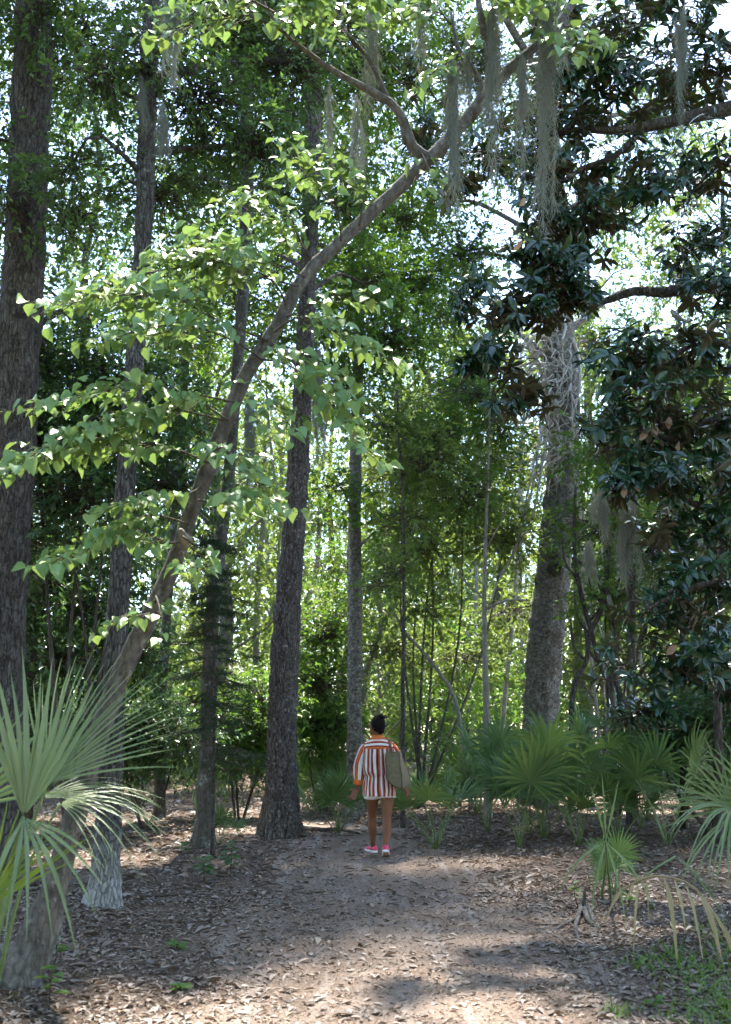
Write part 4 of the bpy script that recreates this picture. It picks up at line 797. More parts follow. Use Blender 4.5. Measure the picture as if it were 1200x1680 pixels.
# thin bare trunks in the woods
pp_ = thing('bare_trunk', (0, 0, 0), 'x', 'tree'); v, f = tube([(0, 0, -0.1, 0.07), (0.05, 0, 2, 0.06), (-0.05, 0.05, 5, 0.05), (0.1, 0, 9, 0.03), (0.05, 0.1, 12, 0.01)], 8, 0.5, 0.08, 4, 0.3); obj('trunk', v, f, 'bark_bleached', pp_)
v, f = tube([(-0.02, 0, 3.6, 0.03), (0.5, 0.2, 4.6, 0.022), (0.9, 0.1, 6.0, 0.01)], 6, 0.3, 0.08, 4); obj('limb', v, f, 'bark_bleached', pp_)
kids_of(None)
for k in range(22):
    y = r2.uniform(21, 40); x = r2.uniform(-1, 1) * 0.36 * y
    o = pp_ if k == 0 else copy_tree(pp_); o.location = (x, y, 0); o.rotation_euler = (r2.normal() * 0.07, r2.normal() * 0.07, r2.uniform(0, 6.28)); s = r2.uniform(0.7, 1.3); o.scale = (s, s, 1)
    tag(o, 'thin pale trunk %s in the woods, %s' % ('deep' if y < 30 else 'far off', where(pxof(x, y))), 'tree', 'thin pale trunks deep in the woods')
# the farthest woods read as one mass
mb = MB(); cs = []
for k in range(190):
    a = r2.uniform(-0.62, 0.62); d = r2.uniform(56, 85); cs.append(((d * math.sin(a), d * math.cos(a), r2.uniform(0.5, 22) * r2.uniform(0.25, 1)), (3.0, 3.0, 2.2), 28))
LV, TW = clump_leaves(cs, 0.45, 0.25, 12, 1.2, dens=0.6); tag(LV.build('distant_woods', 'far_leaf', smooth=False), 'far mass of green woodland closing the view', 'woodland', kind='stuff')

# ---------------------------------------------------------------- fan palms
def frond_parts(hub, ax, nm, n, span, Rr, droop=0.35, split=0.35, wscale=1.0, cup=0.12, skip=0.0, steps=6):
    """the folded leaf segments of one fan; ax: middle direction, nm: upper side"""
    hub = np.array(hub, float); ax = nrm(np.array(ax, float)); nm = np.array(nm, float); nm = nrm(nm - ax * np.dot(nm, ax)); sd = np.cross(nm, ax)
    out = []; da = span / (n - 1)
    for i in range(n):
        if rng.random() < skip: continue
        a = -span / 2 + da * i + rng.normal() * da * 0.12; d = math.cos(a) * ax + math.sin(a) * sd
        L_ = Rr * (0.72 + 0.28 * math.cos(a * 0.75)) * rng.uniform(0.88, 1.08); dr = droop * rng.uniform(0.5, 1.5)
        wmax = L_ * split * math.tan(da / 2) * 2 * 1.0 * wscale
        t = np.linspace(0.03, 1, steps + 1); w = np.where(t < split, wmax * t / split, wmax * np.maximum(0, (1 - t) / (1 - split)) ** 0.8) * 0.5 + 0.0007
        c = hub + d * (L_ * t)[:, None] + nm * (cup * L_ * t * (1 - t) * 1.2)[:, None]
        c = c + np.array([0, 0, -1.0]) * (dr * L_ * t ** 2.6)[:, None]
        tg = nrm(np.gradient(c, axis=0)); s_ = nrm(np.cross(nm, tg)); n_ = np.cross(tg, s_)
        fold = 0.45
        l_ = c + s_ * w[:, None] + n_ * (fold * w)[:, None]; r_ = c - s_ * w[:, None] + n_ * (fold * w)[:, None]
        V = np.stack([l_, c, r_], 1).reshape(-1, 3); F_ = []
        for k in range(steps): q = 3 * k; F_ += [(q, q + 1, q + 4, q + 3), (q + 1, q + 2, q + 5, q + 4)]
        out.append((V, [np.array(F_)[:, ::-1]]))
    return out
def near_palm(name, label, base, fronds, mats):
    root = thing(name, base, label, 'palm'); base = np.array(base, float)
    for k, fr in enumerate(fronds):
        hub = np.array(fr['hub']); m = base * 0.45 + hub * 0.55 + np.array([0, 0, 0.1])
        st = fr.get('from', base + rng.normal(size=3) * [0.05, 0.05, 0])
        v, f = tube([(*st, 0.013), (*m, 0.009), (*hub, 0.006)], 7, 0.06, 0); po = obj('frond', v, f, 'palm_stalk', root)
        if fr.get('lab'): po['label'] = fr['lab']
        for V, F_ in frond_parts(hub, fr['ax'], fr['nm'], fr['n'], fr['span'], fr['R'], fr.get('droop', 0.25), fr.get('split', 0.35), fr.get('ws', 1.0), fr.get('cup', 0.1), fr.get('skip', 0)):
            obj('leaflet', V, F_, fr.get('mat', mats), po, smooth=False)
    return root
Yp = 5.5
near_palm('fan_palm', 'big grey-green fan palm with spiky fronds at the left edge, in front', (P(-30, 1560, 5.6)[0], 5.6, 0.03),
    [dict(hub=P(78, 1285, 5.55), ax=(0.50, 0.22, 0.85), nm=(-0.35, -0.85, 0.45), n=28, span=R(112), R=0.84, droop=0.05, ws=0.62, split=0.36),
     dict(hub=P(39, 1340, 5.3), ax=(0.0, 0.12, 1.0), nm=(0.75, -0.65, 0.15), n=11, span=R(62), R=0.82, droop=0.02, ws=1.25),
     dict(hub=P(40, 1342, 5.3), ax=(0.55, -0.35, -0.72), nm=(0.45, -0.55, 0.7), n=8, span=R(95), R=0.54, droop=0.3, ws=0.6),
     dict(hub=P(98, 1318, 5.6), ax=(0.93, -0.1, 0.02), nm=(-0.1, -0.45, 0.9), n=16, span=R(90), R=0.56, droop=0.4, ws=0.42, split=0.28),
     dict(hub=P(-25, 1490, 5.2), ax=(0.25, 0.1, 0.95), nm=(0.5, -0.85, 0.1), n=18, span=R(90), R=0.60, droop=0.08, ws=0.8, mat='palm_leaf_young', lab='yellow-green younger frond'),
     dict(hub=P(-60, 1330, 5.5), ax=(0.15, 0.3, 0.95), nm=(0.4, -0.8, 0.2), n=18, span=R(120), R=0.72, droop=0.08, ws=0.7),
     dict(hub=P(70, 1310, 5.9), ax=(0.85, 0.4, 0.22), nm=(-0.1, -0.3, 0.95), n=16, span=R(90), R=0.72, droop=0.3, ws=0.4)], 'palm_leaf')
near_palm('fan_palm', 'pale green fan palm reaching in from the right edge', (P(1240, 1480, 7.6)[0], 7.6, 0.05),
    [dict(hub=P(1200, 1325, 7.4), ax=(-0.55, -0.2, 0.8), nm=(-0.5, -0.6, 0.6), n=16, span=R(130), R=0.62, droop=0.12, ws=0.55),
     dict(hub=P(1202, 1328, 7.35), ax=(-0.85, -0.3, 0.2), nm=(-0.2, -0.5, 0.85), n=10, span=R(90), R=0.56, droop=0.6, ws=0.55),
     dict(hub=P(1200, 1340, 7.3), ax=(-0.45, -0.3, -0.7), nm=(-0.7, -0.6, 0.2), n=8, span=R(80), R=0.5, droop=0.25, ws=0.55),
     dict(hub=P(1250, 1320, 7.5), ax=(-0.3, 0.1, 0.9), nm=(-0.3, -0.9, 0.3), n=18, span=R(150), R=0.6, droop=0.12, ws=0.7)], 'palm_leaf')
# bent stalk with a few long segments, and the dried drooping frond beside it
near_palm('fan_palm', 'sparse young palm with few drooping straps beside the path', (*G(1000, 1480)[:2], 0.05),
    [dict(hub=P(994, 1380, 8.1), ax=(0.0, 0.05, 1.0), nm=(0, -1, 0.1), n=3, span=R(26), R=0.50, droop=0.05, ws=0.45),
     dict(hub=P(994, 1382, 8.1), ax=(-0.1, -0.4, -0.8), nm=(0, -0.6, 0.6), n=4, span=R(110), R=0.46, droop=0.35, ws=0.2)], 'palm_leaf')
dr = thing('palm_frond', P(1110, 1500, 7.1), 'drooping dried tan palm frond hanging over leaf litter near the right edge', 'palm frond')
arch = [P(1020, 1460, 7.2), P(1060, 1440, 7.1), P(1090, 1438, 7.05), P(1130, 1450, 7.0), P(1160, 1480, 6.95), P(1185, 1525, 6.9)]
v, f = tube([(*P(1108, 1405, 7.4), 0.007)] + [(*P(1075, 1425, 7.2), 0.006)] + [(*P(1045, 1450, 7.15), 0.005)], 6, 0.05); obj('stalk', v, f, 'palm_stalk', dr)
s = spline([(*p, 0.008) for p in arch], 0.03); v, f = tube(s, 6, 1, straight=True); obj('rib', v, f, 'dry_palm_leaf', dr)
for k, t in enumerate(np.sort(np.clip(np.linspace(0.04, 0.97, 13) + rng.normal(size=13) * 0.03, 0.02, 0.98))):
    c = s[int(t * (len(s) - 1)), :3]; lean = (t - 0.35) * 0.5
    for V, F_ in frond_parts(c, (lean - 0.12 * (t < 0.2), -0.25, -0.5 + 0.35 * (t < 0.15)), (0, -1, 0.2), 2, 0.02, 0.28 * rng.uniform(0.5, 1.3), 0.7, 0.35, rng.uniform(9, 22), 0.25)[:1]: obj('leaflet', V, F_, 'dry_palm_leaf', dr, smooth=False)
for ax in ((0.35, -0.2, -0.4), (0.6, 0.1, -0.5)):
    for V, F_ in frond_parts(P(1108, 1403, 7.4), ax, (0, -0.5, 0.8), 2, 0.02, 0.5, 0.2, 0.3, 6, 0.05)[:1]: obj('leaflet', V, F_, 'palm_leaf', dr, smooth=False)

# palmettos of the undergrowth: five kinds, copied
def palmetto(seed, nf, h, Rr, mat='palmetto_leaf'):
    global rng
    keep = rng; rng = np.random.default_rng(seed); root = thing('palmetto', (0, 0, 0), 'x', 'palmetto')
    for k in range(nf):
        a = k * 2.4 + rng.normal() * 0.3; el = rng.uniform(0.75, 1.45); L_ = h * rng.uniform(0.65, 1.1); d = np.array([math.cos(a) * math.cos(el), math.sin(a) * math.cos(el), math.sin(el)])
        hub = d * L_; v, f = tube([(0, 0, -0.03, 0.010), (*(d * L_ * 0.5 + [0, 0, 0.06]), 0.007), (*hub, 0.005)], 5, 0.15); po = obj('frond', v, f, 'palm_stalk', root)
        ax = nrm(d + np.array([0, 0, rng.uniform(-0.5, 0.6)])); nmv = np.array([-d[0] * 0.6, -d[1] * 0.6, 0.7]) + rng.normal(size=3) * 0.25
        mbf = MB()
        for V, F_ in frond_parts(hub, ax, nmv, 22, R(rng.uniform(170, 260)), Rr * rng.uniform(0.8, 1.15), rng.uniform(0.03, 0.35), 0.40, 1.0, 0.12, 0.07, 5): mbf.add(V, F_)
        me = mesh_np('blade', np.concatenate(mbf.V), [np.concatenate(f) for f in mbf.F.values()], mat, False)
        o = bpy.data.objects.new('blade', me); link(o, po); ORIG[o] = np.zeros(3)
    rng = keep; return root
PAL = [palmetto(31, 7, 0.75, 0.52), palmetto(32, 6, 0.95, 0.6), palmetto(33, 8, 0.6, 0.48), palmetto(34, 5, 1.15, 0.62), palmetto(35, 6, 0.5, 0.42)]
kids_of(None); pused = [False] * 5
LATE = []
def put_pal(i, x, y, rz, s, lab, group):
    o = PAL[i] if not pused[i] else copy_tree(PAL[i]); pused[i] = True
    s *= 1.12; o.location = (x, y, float(gz(x, y))); o.rotation_euler = (0, 0, rz); o.scale = (s, s, s); tag(o, lab, 'palmetto', group)
for i, px, Y, s, rz, lab in ((3, 945, 13.6, 1.05, 0.4, 'tall palmetto with a round backlit fan before the vine-wrapped trunk'), (1, 850, 13.4, 0.95, 2.2, 'dark-leaved palmetto at the litter edge right of the pale sapling'), (0, 715, 13.3, 0.95, 1.0, 'palmetto just right of the walker with a pale frond bent to the ground'),
                             (2, 1010, 13.6, 1.0, 4.0, 'drooping palmetto between the tall palmetto and the right-edge fan palm'), (3, 800, 15.2, 1.0, 5.1, 'upright palmetto at the foot of the pale sapling'), (1, 1090, 13.0, 1.0, 3.0, 'palmetto in the shade under the lowest magnolia leaves'),
                             (2, 555, 15.2, 0.95, 0.8, 'palmetto just left of the walker with arching fronds'), (4, 1000, 9.4, 0.6, 2.0, 'small young palmetto near the leaf-strewn path edge'), (4, 362, 13.4, 0.6, 1.5, 'tiny palmetto fan between the lichened and thick dark trunks')):
    put_pal(i, P(px, 1300, Y)[0], Y, rz, s, lab, None)
r3 = np.random.default_rng(5); G1 = 'palmettos in the undergrowth'
for k in range(27):
    Y = r3.uniform(14.2, 21); px = r3.uniform(640, 1230)
    put_pal(k % 5, P(px, 1300, Y)[0], Y, r3.uniform(0, 6.28), r3.uniform(0.7, 1.3), 'palmetto in the %s of the undergrowth, %s' % ('front row' if Y < 16.2 else 'middle' if Y < 18.6 else 'back row', where(px)), G1)
for k in range(12):
    Y = r3.uniform(17.5, 24); px = r3.uniform(250, 640)
    put_pal(k % 5, P(px, 1300, Y)[0], Y, r3.uniform(0, 6.28), r3.uniform(0.9, 1.3), 'palmetto in the shaded %s, %s' % ('undergrowth' if Y < 20.5 else 'far undergrowth', where(px)), 'palmettos left of the walker')

# ---------------------------------------------------------------- small plants, roots, grass
def seedling(label, px, py, h, n, ln, mat='bright_leaf', t=T_OVAL, lean=0.0):
    b = G(px, py); root = thing('seedling', b, label, 'seedling'); top = b + np.array([lean, 0, h])
    v, f = tube([(*b, 0.005), (*((b + top) / 2 + rng.normal(size=3) * 0.01), 0.004), (*top, 0.002)], 6, 0.04); obj('stem', v, f, 'twig_bark', root)
    me = mesh_np('leaf', t[0], t[1], mat)
    for k in range(n):
        tt = 0.35 + 0.65 * (k + 1) / n; a = k * 2.4 + rng.normal() * 0.3; d = np.array([math.cos(a), math.sin(a), rng.uniform(-0.2, 0.5)])
        o = bpy.data.objects.new('leaf', me); link(o, root); L_ = ln * rng.uniform(0.7, 1.15)
        o.matrix_local = leaf_matrix(b, b + (top - b) * tt, d, np.array([0, -0.3, 1.0]) + rng.normal(size=3) * 0.2, L_, L_ * 0.5)
seedling('small green seedling at the foot of the redbud trunk', 88, 1605, 0.14, 6, 0.10)
seedling('pale seedling at the bottom left corner', 80, 1672, 0.22, 8, 0.11)
seedling('dark glossy seedling among litter right of the pale-footed tree', 378, 1440, 0.30, 12, 0.15, 'laurel_leaf')
seedling('low dark seedling beside the glossy seedling, nearer the palm', 335, 1450, 0.22, 12, 0.14, 'laurel_leaf')
seedling('tiny seedling in the litter before the lichened trunk', 298, 1405, 0.10, 6, 0.12, 'laurel_leaf')
seedling('flat green sprout in the litter left of the path', 290, 1560, 0.03, 7, 0.09)
seedling('another flat green sprout in the litter, close to the bottom edge', 295, 1628, 0.03, 7, 0.09)
seedling('yellowish sprig growing from the small root stump', 950, 1492, 0.20, 9, 0.075, 'redbud_leaf', lean=-0.03)
seedling('green sprig beside the dried palm frond', 1032, 1490, 0.10, 6, 0.09)
seedling('green sprout in grass at the bottom right', 1075, 1655, 0.06, 6, 0.08)
# grass tufts, bottom right
GP = []
for px, py, sp, n in ((1060, 1588, 0.16, 150), (1100, 1575, 0.2, 150), (1160, 1590, 0.25, 260), (1130, 1610, 0.2, 150), (1190, 1640, 0.2, 260), (1010, 1665, 0.08, 50), (1170, 1672, 0.2, 200), (1150, 1540, 0.15, 50), (1195, 1560, 0.15, 120), (30, 1640, 0.2, 20), (1215, 1680, 0.3, 260)):
    n = int(n * 0.55); c = G(px, py); q = c[:2] + rng.normal(size=(n, 2)) * sp * np.array([0.6, 0.75]); GP.append(q)
GP = np.vstack(GP); n = len(GP); pos = np.column_stack([GP, gz(GP[:, 0], GP[:, 1])]); X_ = np.column_stack([rng.normal(size=(n, 2)) * 0.8, rng.uniform(0.25, 1.1, n)])
BL = (np.array([(0, 0.5, 0), (0, -0.5, 0), (0.55, 0.45, 0.0), (0.55, -0.45, 0.0), (1, 0, -0.25)]), [np.array([(0, 1, 3), (0, 3, 2), (2, 3, 4)])])
v, f = leaves(BL, pos, X_, np.array([0, 0, 1.0]) + rng.normal(size=(n, 3)) * 0.3, rng.uniform(0.05, 0.13, n), rng.uniform(0.006, 0.014, n))
tag(obj('grass', v, f, 'grass_blade', smooth=False), 'short green grass tufts at the bottom right corner', 'grass', kind='stuff')
# surface root running from the thick dark trunk, little root stump by the path
rt = thing('tree_root', G(490, 1361), 'dark surface root running right from the thick dark trunk', 'root')
rp_ = [G(478, 1364), G(500, 1363), G(530, 1365), G(560, 1364), G(590, 1369)]
v, f = tube([(*(p + [0, 0, 0.015]), r) for p, r in zip(rp_, (0.09, 0.06, 0.05, 0.04, 0.012))], 10, 0.05, 0.15, 10); obj('wood', v, f, 'bark_dark', rt)
st = thing('root_stump', G(962, 1500), 'small exposed grey root stump at the right side of the path', 'root'); c = G(958, 1500)
for pts, r0 in ((((958, 1490), (962, 1508), (970, 1518), (985, 1526)), 0.028), (((956, 1495), (950, 1510), (935, 1516), (905, 1530)), 0.015), (((960, 1492), (968, 1500), (975, 1515)), 0.022), (((955, 1498), (945, 1525), (950, 1545)), 0.02)):
    pp = [G(*q) for q in pts]; v, f = tube([(*(p + [0, 0, 0.05 * (1 - i / len(pp)) ** 2 + 0.004]), r0 * (1 - 0.6 * i / len(pp))) for i, p in enumerate(pp)], 8, 0.02, 0.25, 25); obj('root', v, f, 'bark_smooth', st)
v, f = tube([(*(c + [0, 0, -0.02]), 0.03), (*(c + [0.0, 0, 0.06]), 0.02), (*(c + [0.03, 0.02, 0.22]), 0.007)], 8, 0.03, 0.2, 20); obj('stub', v, f, 'bark_dark', st)
for lab, pts in (('dead branch lying on litter right of the pale-footed tree', [(228, 1478), (260, 1475), (300, 1472), (330, 1476)]), ('crooked stick lying at the right side of the path', [(925, 1556), (932, 1562), (940, 1572)]), ('curved bark strip lying among the grass at the bottom right', [(1115, 1635), (1130, 1640), (1150, 1638), (1165, 1625)])):
    pp = [G(*q) for q in pts]; o = thing('fallen_stick', pp[0], lab, 'stick'); v, f = tube([(*(p + [0, 0, 0.015]), 0.014 * (1 - 0.4 * i / len(pp))) for i, p in enumerate(pp)], 7, 0.04, 0.2, 15); obj('wood', v, f, 'twig_bark', o)

# ---------------------------------------------------------------- hanging moss
def moss(label, px, py0, py1, Y, wpx, dens=1.0):
    a, b = P(px, py0, Y), P(px + rng.uniform(-4, 4), py1, Y); L_ = np.linalg.norm(b - a); w = wpx * 0.5 / FPX * Y
    n = int(1200 * L_ * dens * max(0.6, w / 0.05)); t = rng.random(n) ** 0.85
    prof = np.interp(t, [0, 0.08, 0.5, 0.85, 1], [0.35, 0.9, 1.0, 0.7, 0.12]) * w
    wob = np.array([mnoise.noise(Vector((k * 5.0, px * 0.1, 0))) for k in t]) * w * 0.7
    ns = 9; so = rng.normal(size=(ns, 2)) * w * 0.55; sl_ = rng.uniform(0.35, 1.0, ns); sl_[0] = 1.0; so[0] *= 0.2; st0 = rng.uniform(0, 0.12, ns); k_ = rng.integers(0, ns, n)
    t = st0[k_] + (sl_[k_] - st0[k_]) * t
    wob = np.array([mnoise.noise(Vector((q * 4.0, px * 0.1 + kk * 0.6, 0))) for q, kk in zip(t, k_)]) * w * 0.9
    thin = 0.10 + 0.14 * np.clip(1 - t / sl_[k_], 0, 1)
    p0 = a + (b - a) * t[:, None] + np.column_stack([so[k_, 0] * (0.4 + t) + rng.normal(size=n) * w * thin + wob, so[k_, 1] + rng.normal(size=n) * w * thin, np.zeros(n)])
    l = rng.uniform(0.04, 0.22, n); V = []; F_ = []; wd = 0.0009 + 0.0007 * Y / 6
    d = np.column_stack([rng.normal(size=n) * 0.28, rng.normal(size=n) * 0.28, -np.ones(n)]); q = p0; rows = []
    for k in range(4):
        sdv = nrm(np.cross(d, np.array([0.2, 1.0, 0.1]))); rows += [q + sdv * wd * (1 - k / 4.5), q - sdv * wd * (1 - k / 4.5)]
        q = q + nrm(d) * (l / 3)[:, None]; d = nrm(d) + rng.normal(size=(n, 3)) * 0.38 + np.array([0, 0, -0.15])
    V = np.stack(rows, 1); off = (np.arange(n) * 8)[:, None, None]; f0 = np.array([(2 * k, 2 * k + 1, 2 * k + 3, 2 * k + 2) for k in range(3)])
    o = obj('hanging_moss', V.reshape(-1, 3), [(f0[None] + off).reshape(-1, 4)], 'moss_fibre', None, False, origin=a); tag(o, label, 'moss', 'strands of hanging moss')
for lab, px, y0, y1, Y, w, d in (('thickest grey moss strand hanging in front of the vine-wrapped trunk top', 900, -40, 375, 6.4, 30, 0.75), ('broad moss strand hanging just right of the redbud fork', 812, -20, 315, 6.3, 34, 0.6), ('moss strand hanging from the redbud fork', 742, 90, 350, 6.35, 26, 1.0), ('faint moss strand between the fork strand and the thickest strand', 857, 80, 270, 6.4, 20, 0.7),
                              ('moss strand hanging before magnolia leaves near the top right corner', 1119, 5, 205, 9.0, 20, 0.7), ('moss strand hanging at the top edge above the slim pale-footed tree', 286, -40, 135, 8.2, 24, 1.1), ('thin moss wisp on the slim pale-footed tree near its upper limbs', 268, 165, 260, 8.6, 16, 1.0), ('moss wisp between the slim tree and the left-edge oak', 233, 120, 215, 9.2, 14, 0.8),
                              ('thin pale moss strand hanging left of the redbud fork', 585, 150, 310, 6.5, 16, 0.6), ('faint moss strand at top centre', 612, -20, 170, 6.4, 26, 0.5), ('thin moss strand right of the redbud fork strand', 768, 40, 180, 6.4, 14, 0.6), ('moss wisp hanging from magnolia leaves under the dead brown leaves', 1030, 815, 950, 9.6, 26, 0.9), ('moss wisp at the left of the magnolia mass', 985, 800, 880, 9.6, 24, 0.7),
                              ('moss wisp below the magnolia mass near the vine stems', 965, 880, 950, 10, 18, 0.7), ('moss clump hanging at the right edge among magnolia leaves', 1185, 650, 820, 9.7, 30, 0.8), ('moss strand hanging below the branch at centre top', 540, 130, 240, 6.3, 12, 0.5), ('moss strand at the top beside the redbud limb', 690, -30, 120, 6.5, 18, 0.5), ('wide faint moss strand right of the thickest one', 925, -30, 120, 7.0, 20, 0.5), ('moss hanging beside the thick dark trunk, right side', 520, 560, 760, 14.5, 26, 0.5), ('moss hanging beside the thick dark trunk, left side', 412, 640, 790, 13.0, 22, 0.5)):
    moss(lab, px, y0, y1, Y, w, d)

# ---------------------------------------------------------------- the person walking away
leaf_mat('skin_dummy', [(0, 0, 0), (0, 0, 0)], 0)
bpy.data.materials.remove(MATS.pop('skin_dummy'))
def cloth_stripes(name, stops, period, bump=0.7):
    m, n, l = nmat(name)
    at = N(n, 'ShaderNodeAttribute', attribute_name='stripe'); dv = N(n, 'ShaderNodeMath', operation='DIVIDE'); dv.inputs[1].default_value = period
    fr = N(n, 'ShaderNodeMath', operation='FRACT'); l.new(at.outputs['Fac'], dv.inputs[0]); l.new(dv.outputs[0], fr.inputs[0])
    rp = ramp(n, stops, 'CONSTANT'); l.new(fr.outputs[0], rp.inputs[0])
    pb = N(n, 'ShaderNodeBsdfPrincipled'); pb.inputs['Roughness'].default_value = 0.85; pb.inputs['Specular IOR Level'].default_value = 0.15; l.new(rp.outputs[0], pb.inputs['Base Color'])
    tc = N(n, 'ShaderNodeTexCoord'); nz = N(n, 'ShaderNodeTexNoise'); nz.inputs['Scale'].default_value = 16; nz.inputs['Detail'].default_value = 4; l.new(tc.outputs['Object'], nz.inputs['Vector'])
    bp = N(n, 'ShaderNodeBump'); bp.inputs['Strength'].default_value = bump; bp.inputs['Distance'].default_value = 0.03; l.new(nz.outputs[0], bp.inputs['Height']); l.new(bp.outputs[0], pb.inputs['Normal'])
    out = N(n, 'ShaderNodeOutputMaterial'); l.new(pb.outputs[0], out.inputs[0])
WH, OR, MR, BK, BL_ = (0.72, 0.66, 0.60), (0.55, 0.115, 0.032), (0.17, 0.025, 0.022), (0.03, 0.018, 0.02), (0.46, 0.60, 0.66)
cloth_stripes('shirt_stripes', [(0, WH), (0.28, MR), (0.42, BK), (0.45, OR), (0.58, BL_), (0.72, BK), (0.75, OR), (0.84, MR)], 0.128)
cloth_stripes('yoke_stripes', [(0, OR), (0.14, MR), (0.24, WH), (0.44, MR), (0.54, OR), (0.64, WH), (0.82, MR), (0.90, OR)], 0.135)
cloth_stripes('sleeve_stripes', [(0, OR), (0.20, MR), (0.32, WH), (0.58, BK), (0.62, OR), (0.82, BL_), (0.94, MR)], 0.19)
plain_mat('cuff_cloth', (0.55, 0.13, 0.03), (0.64, 0.17, 0.045), 30, 0.85, 0.15)
plain_mat('shorts_cloth', (0.62, 0.60, 0.58), (0.74, 0.72, 0.70), 30, 0.9, 0.1)
plain_mat('skin', (0.165, 0.072, 0.038), (0.195, 0.088, 0.048), 12, 0.55, 0.2, 0.05)
plain_mat('hair', (0.006, 0.005, 0.005), (0.014, 0.011, 0.010), 60, 0.6, 0.06, 0.8, 0.01)
plain_mat('shoe_pink', (0.70, 0.07, 0.16), (0.78, 0.12, 0.22), 60, 0.6, 0.3, 0.2)
plain_mat('shoe_sole', (0.70, 0.68, 0.68), (0.78, 0.76, 0.76), 40, 0.6, 0.3)
plain_mat('bag_canvas', (0.12, 0.102, 0.06), (0.165, 0.143, 0.088), 26, 0.85, 0.2, 0.5)
plain_mat('bag_leather', (0.10, 0.04, 0.022), (0.15, 0.065, 0.035), 30, 0.55, 0.4)
plain_mat('eye', (0.02, 0.015, 0.012), (0.05, 0.04, 0.04), 30, 0.2, 0.5)
X0, Y0 = 0.157, 12.55
pe = thing('person', (X0, Y0, 0), 'person in an orange, white and maroon striped shirt walking away along the path', 'person')
O = np.array([X0, Y0, 0.0])
def T4(pts): return [(*(np.array(p[:3]) + O), p[3]) for p in pts]
def ellipsoid(c, r, nu=20, nv=14, rot=0.0, tilt=0.0):
    u = np.linspace(0, 2 * np.pi, nu, endpoint=False); v = np.linspace(0, np.pi, nv + 1)[1:-1]
    V = [(0, 0, r[2])] + [(r[0] * math.sin(b) * math.cos(a), r[1] * math.sin(b) * math.sin(a), r[2] * math.cos(b)) for b in v for a in u] + [(0, 0, -r[2])]
    V = np.array(V) @ np.array(Matrix.Rotation(tilt, 3, 'X')).T @ np.array(Matrix.Rotation(rot, 3, 'Z')).T + np.array(c) + O
    m = len(v); F4 = []; F3 = []
    for i in range(m - 1):
        for j in range(nu): a, b = 1 + i * nu + j, 1 + i * nu + (j + 1) % nu; F4.append((a, a + nu, b + nu, b))
    for j in range(nu): F3.append((0, 1 + j, 1 + (j + 1) % nu)); F3.append((len(V) - 1, 1 + (m - 1) * nu + (j + 1) % nu, 1 + (m - 1) * nu + j))
    return V, [np.array(F4), np.array(F3)]
def rings(rows, n=40, sup=2.4, wr=0.0, caps=True, seed=0.0):
    """horizontal rings: (z, cx, cy, half width, half depth)"""
    rows = spline(np.array([(r[1], r[2], r[0], r[3], r[4]) for r in rows]), 0.02); V = []
    th = np.arange(n) * 2 * np.pi / n
    for x, y, z, a, b in rows:
        c, s_ = np.cos(th), np.sin(th); px = np.sign(c) * np.abs(c) ** (2 / sup) * a; py = np.sign(s_) * np.abs(s_) ** (2 / sup) * b
        k = 1 + wr * np.array([mnoise.noise(Vector((math.cos(t) * 2.6 + seed, math.sin(t) * 2.6, z * 4.5))) + 0.6 * mnoise.noise(Vector((math.cos(t) * 6 + seed, math.sin(t) * 6, z * 9))) for t in th])
        V.append(np.column_stack([x + px * k, y + py * k, np.full(n, z)]))
    m = len(rows); V = np.concatenate(V) + O; i, j = np.meshgrid(np.arange(m - 1), np.arange(n), indexing='ij'); j2 = (j + 1) % n
    F = [np.stack([i * n + j, i * n + j2, (i + 1) * n + j2, (i + 1) * n + j], -1).reshape(-1, 4)]
    if caps: F.append(np.array([np.arange(n)[::-1], (m - 1) * n + np.arange(n)]))
    return V, F, np.tile(th, m), V[:, 2]
body = MB()
def B(v): body.add(v[0], v[1])
HD = nrm(np.array([-0.80, 0.60, 0.0])); HS = np.array([-HD[1], HD[0], 0])   # where the face looks, and the head's own left side
HC = np.array([-0.02, 0.01, 1.525])
B(ellipsoid(HC, (0.093, 0.072, 0.112), 24, 16, math.atan2(HD[1], HD[0])))
B(ellipsoid(HC + HD * 0.03 + [0, 0, -0.058], (0.060, 0.054, 0.066), 18, 12, math.atan2(HD[1], HD[0])))   # jaw
B(tube(T4([(*(HC + HD * 0.086 + [0, 0, 0.022]), 0.009), (*(HC + HD * 0.106 + [0, 0, -0.014]), 0.014), (*(HC + HD * 0.088 + [0, 0, -0.026]), 0.012)]), 10, 0.008))   # nose
B(ellipsoid(HC + HD * 0.082 + [0, 0, -0.056], (0.014, 0.022, 0.010), 12, 8, math.atan2(HD[1], HD[0])))   # lips
B(ellipsoid(HC + HD * 0.076 + [0, 0, -0.094], (0.018, 0.022, 0.016), 12, 8, math.atan2(HD[1], HD[0])))   # chin
for s_ in (-1, 1):
    B(ellipsoid(HC + HS * 0.072 * s_ - HD * 0.006 + [0, 0, -0.008], (0.020, 0.009, 0.032), 12, 8, math.atan2(HD[1], HD[0])))   # ears
    B(ellipsoid(HC + HD * 0.076 + HS * 0.030 * s_ + [0, 0, 0.03], (0.014, 0.024, 0.008), 10, 8, math.atan2(HD[1], HD[0])))      # brows
B(tube(T4([(-0.005, 0, 1.33, 0.06), (-0.008, 0, 1.40, 0.052), (-0.018, 0.005, 1.46, 0.052)]), 16, 0.03))
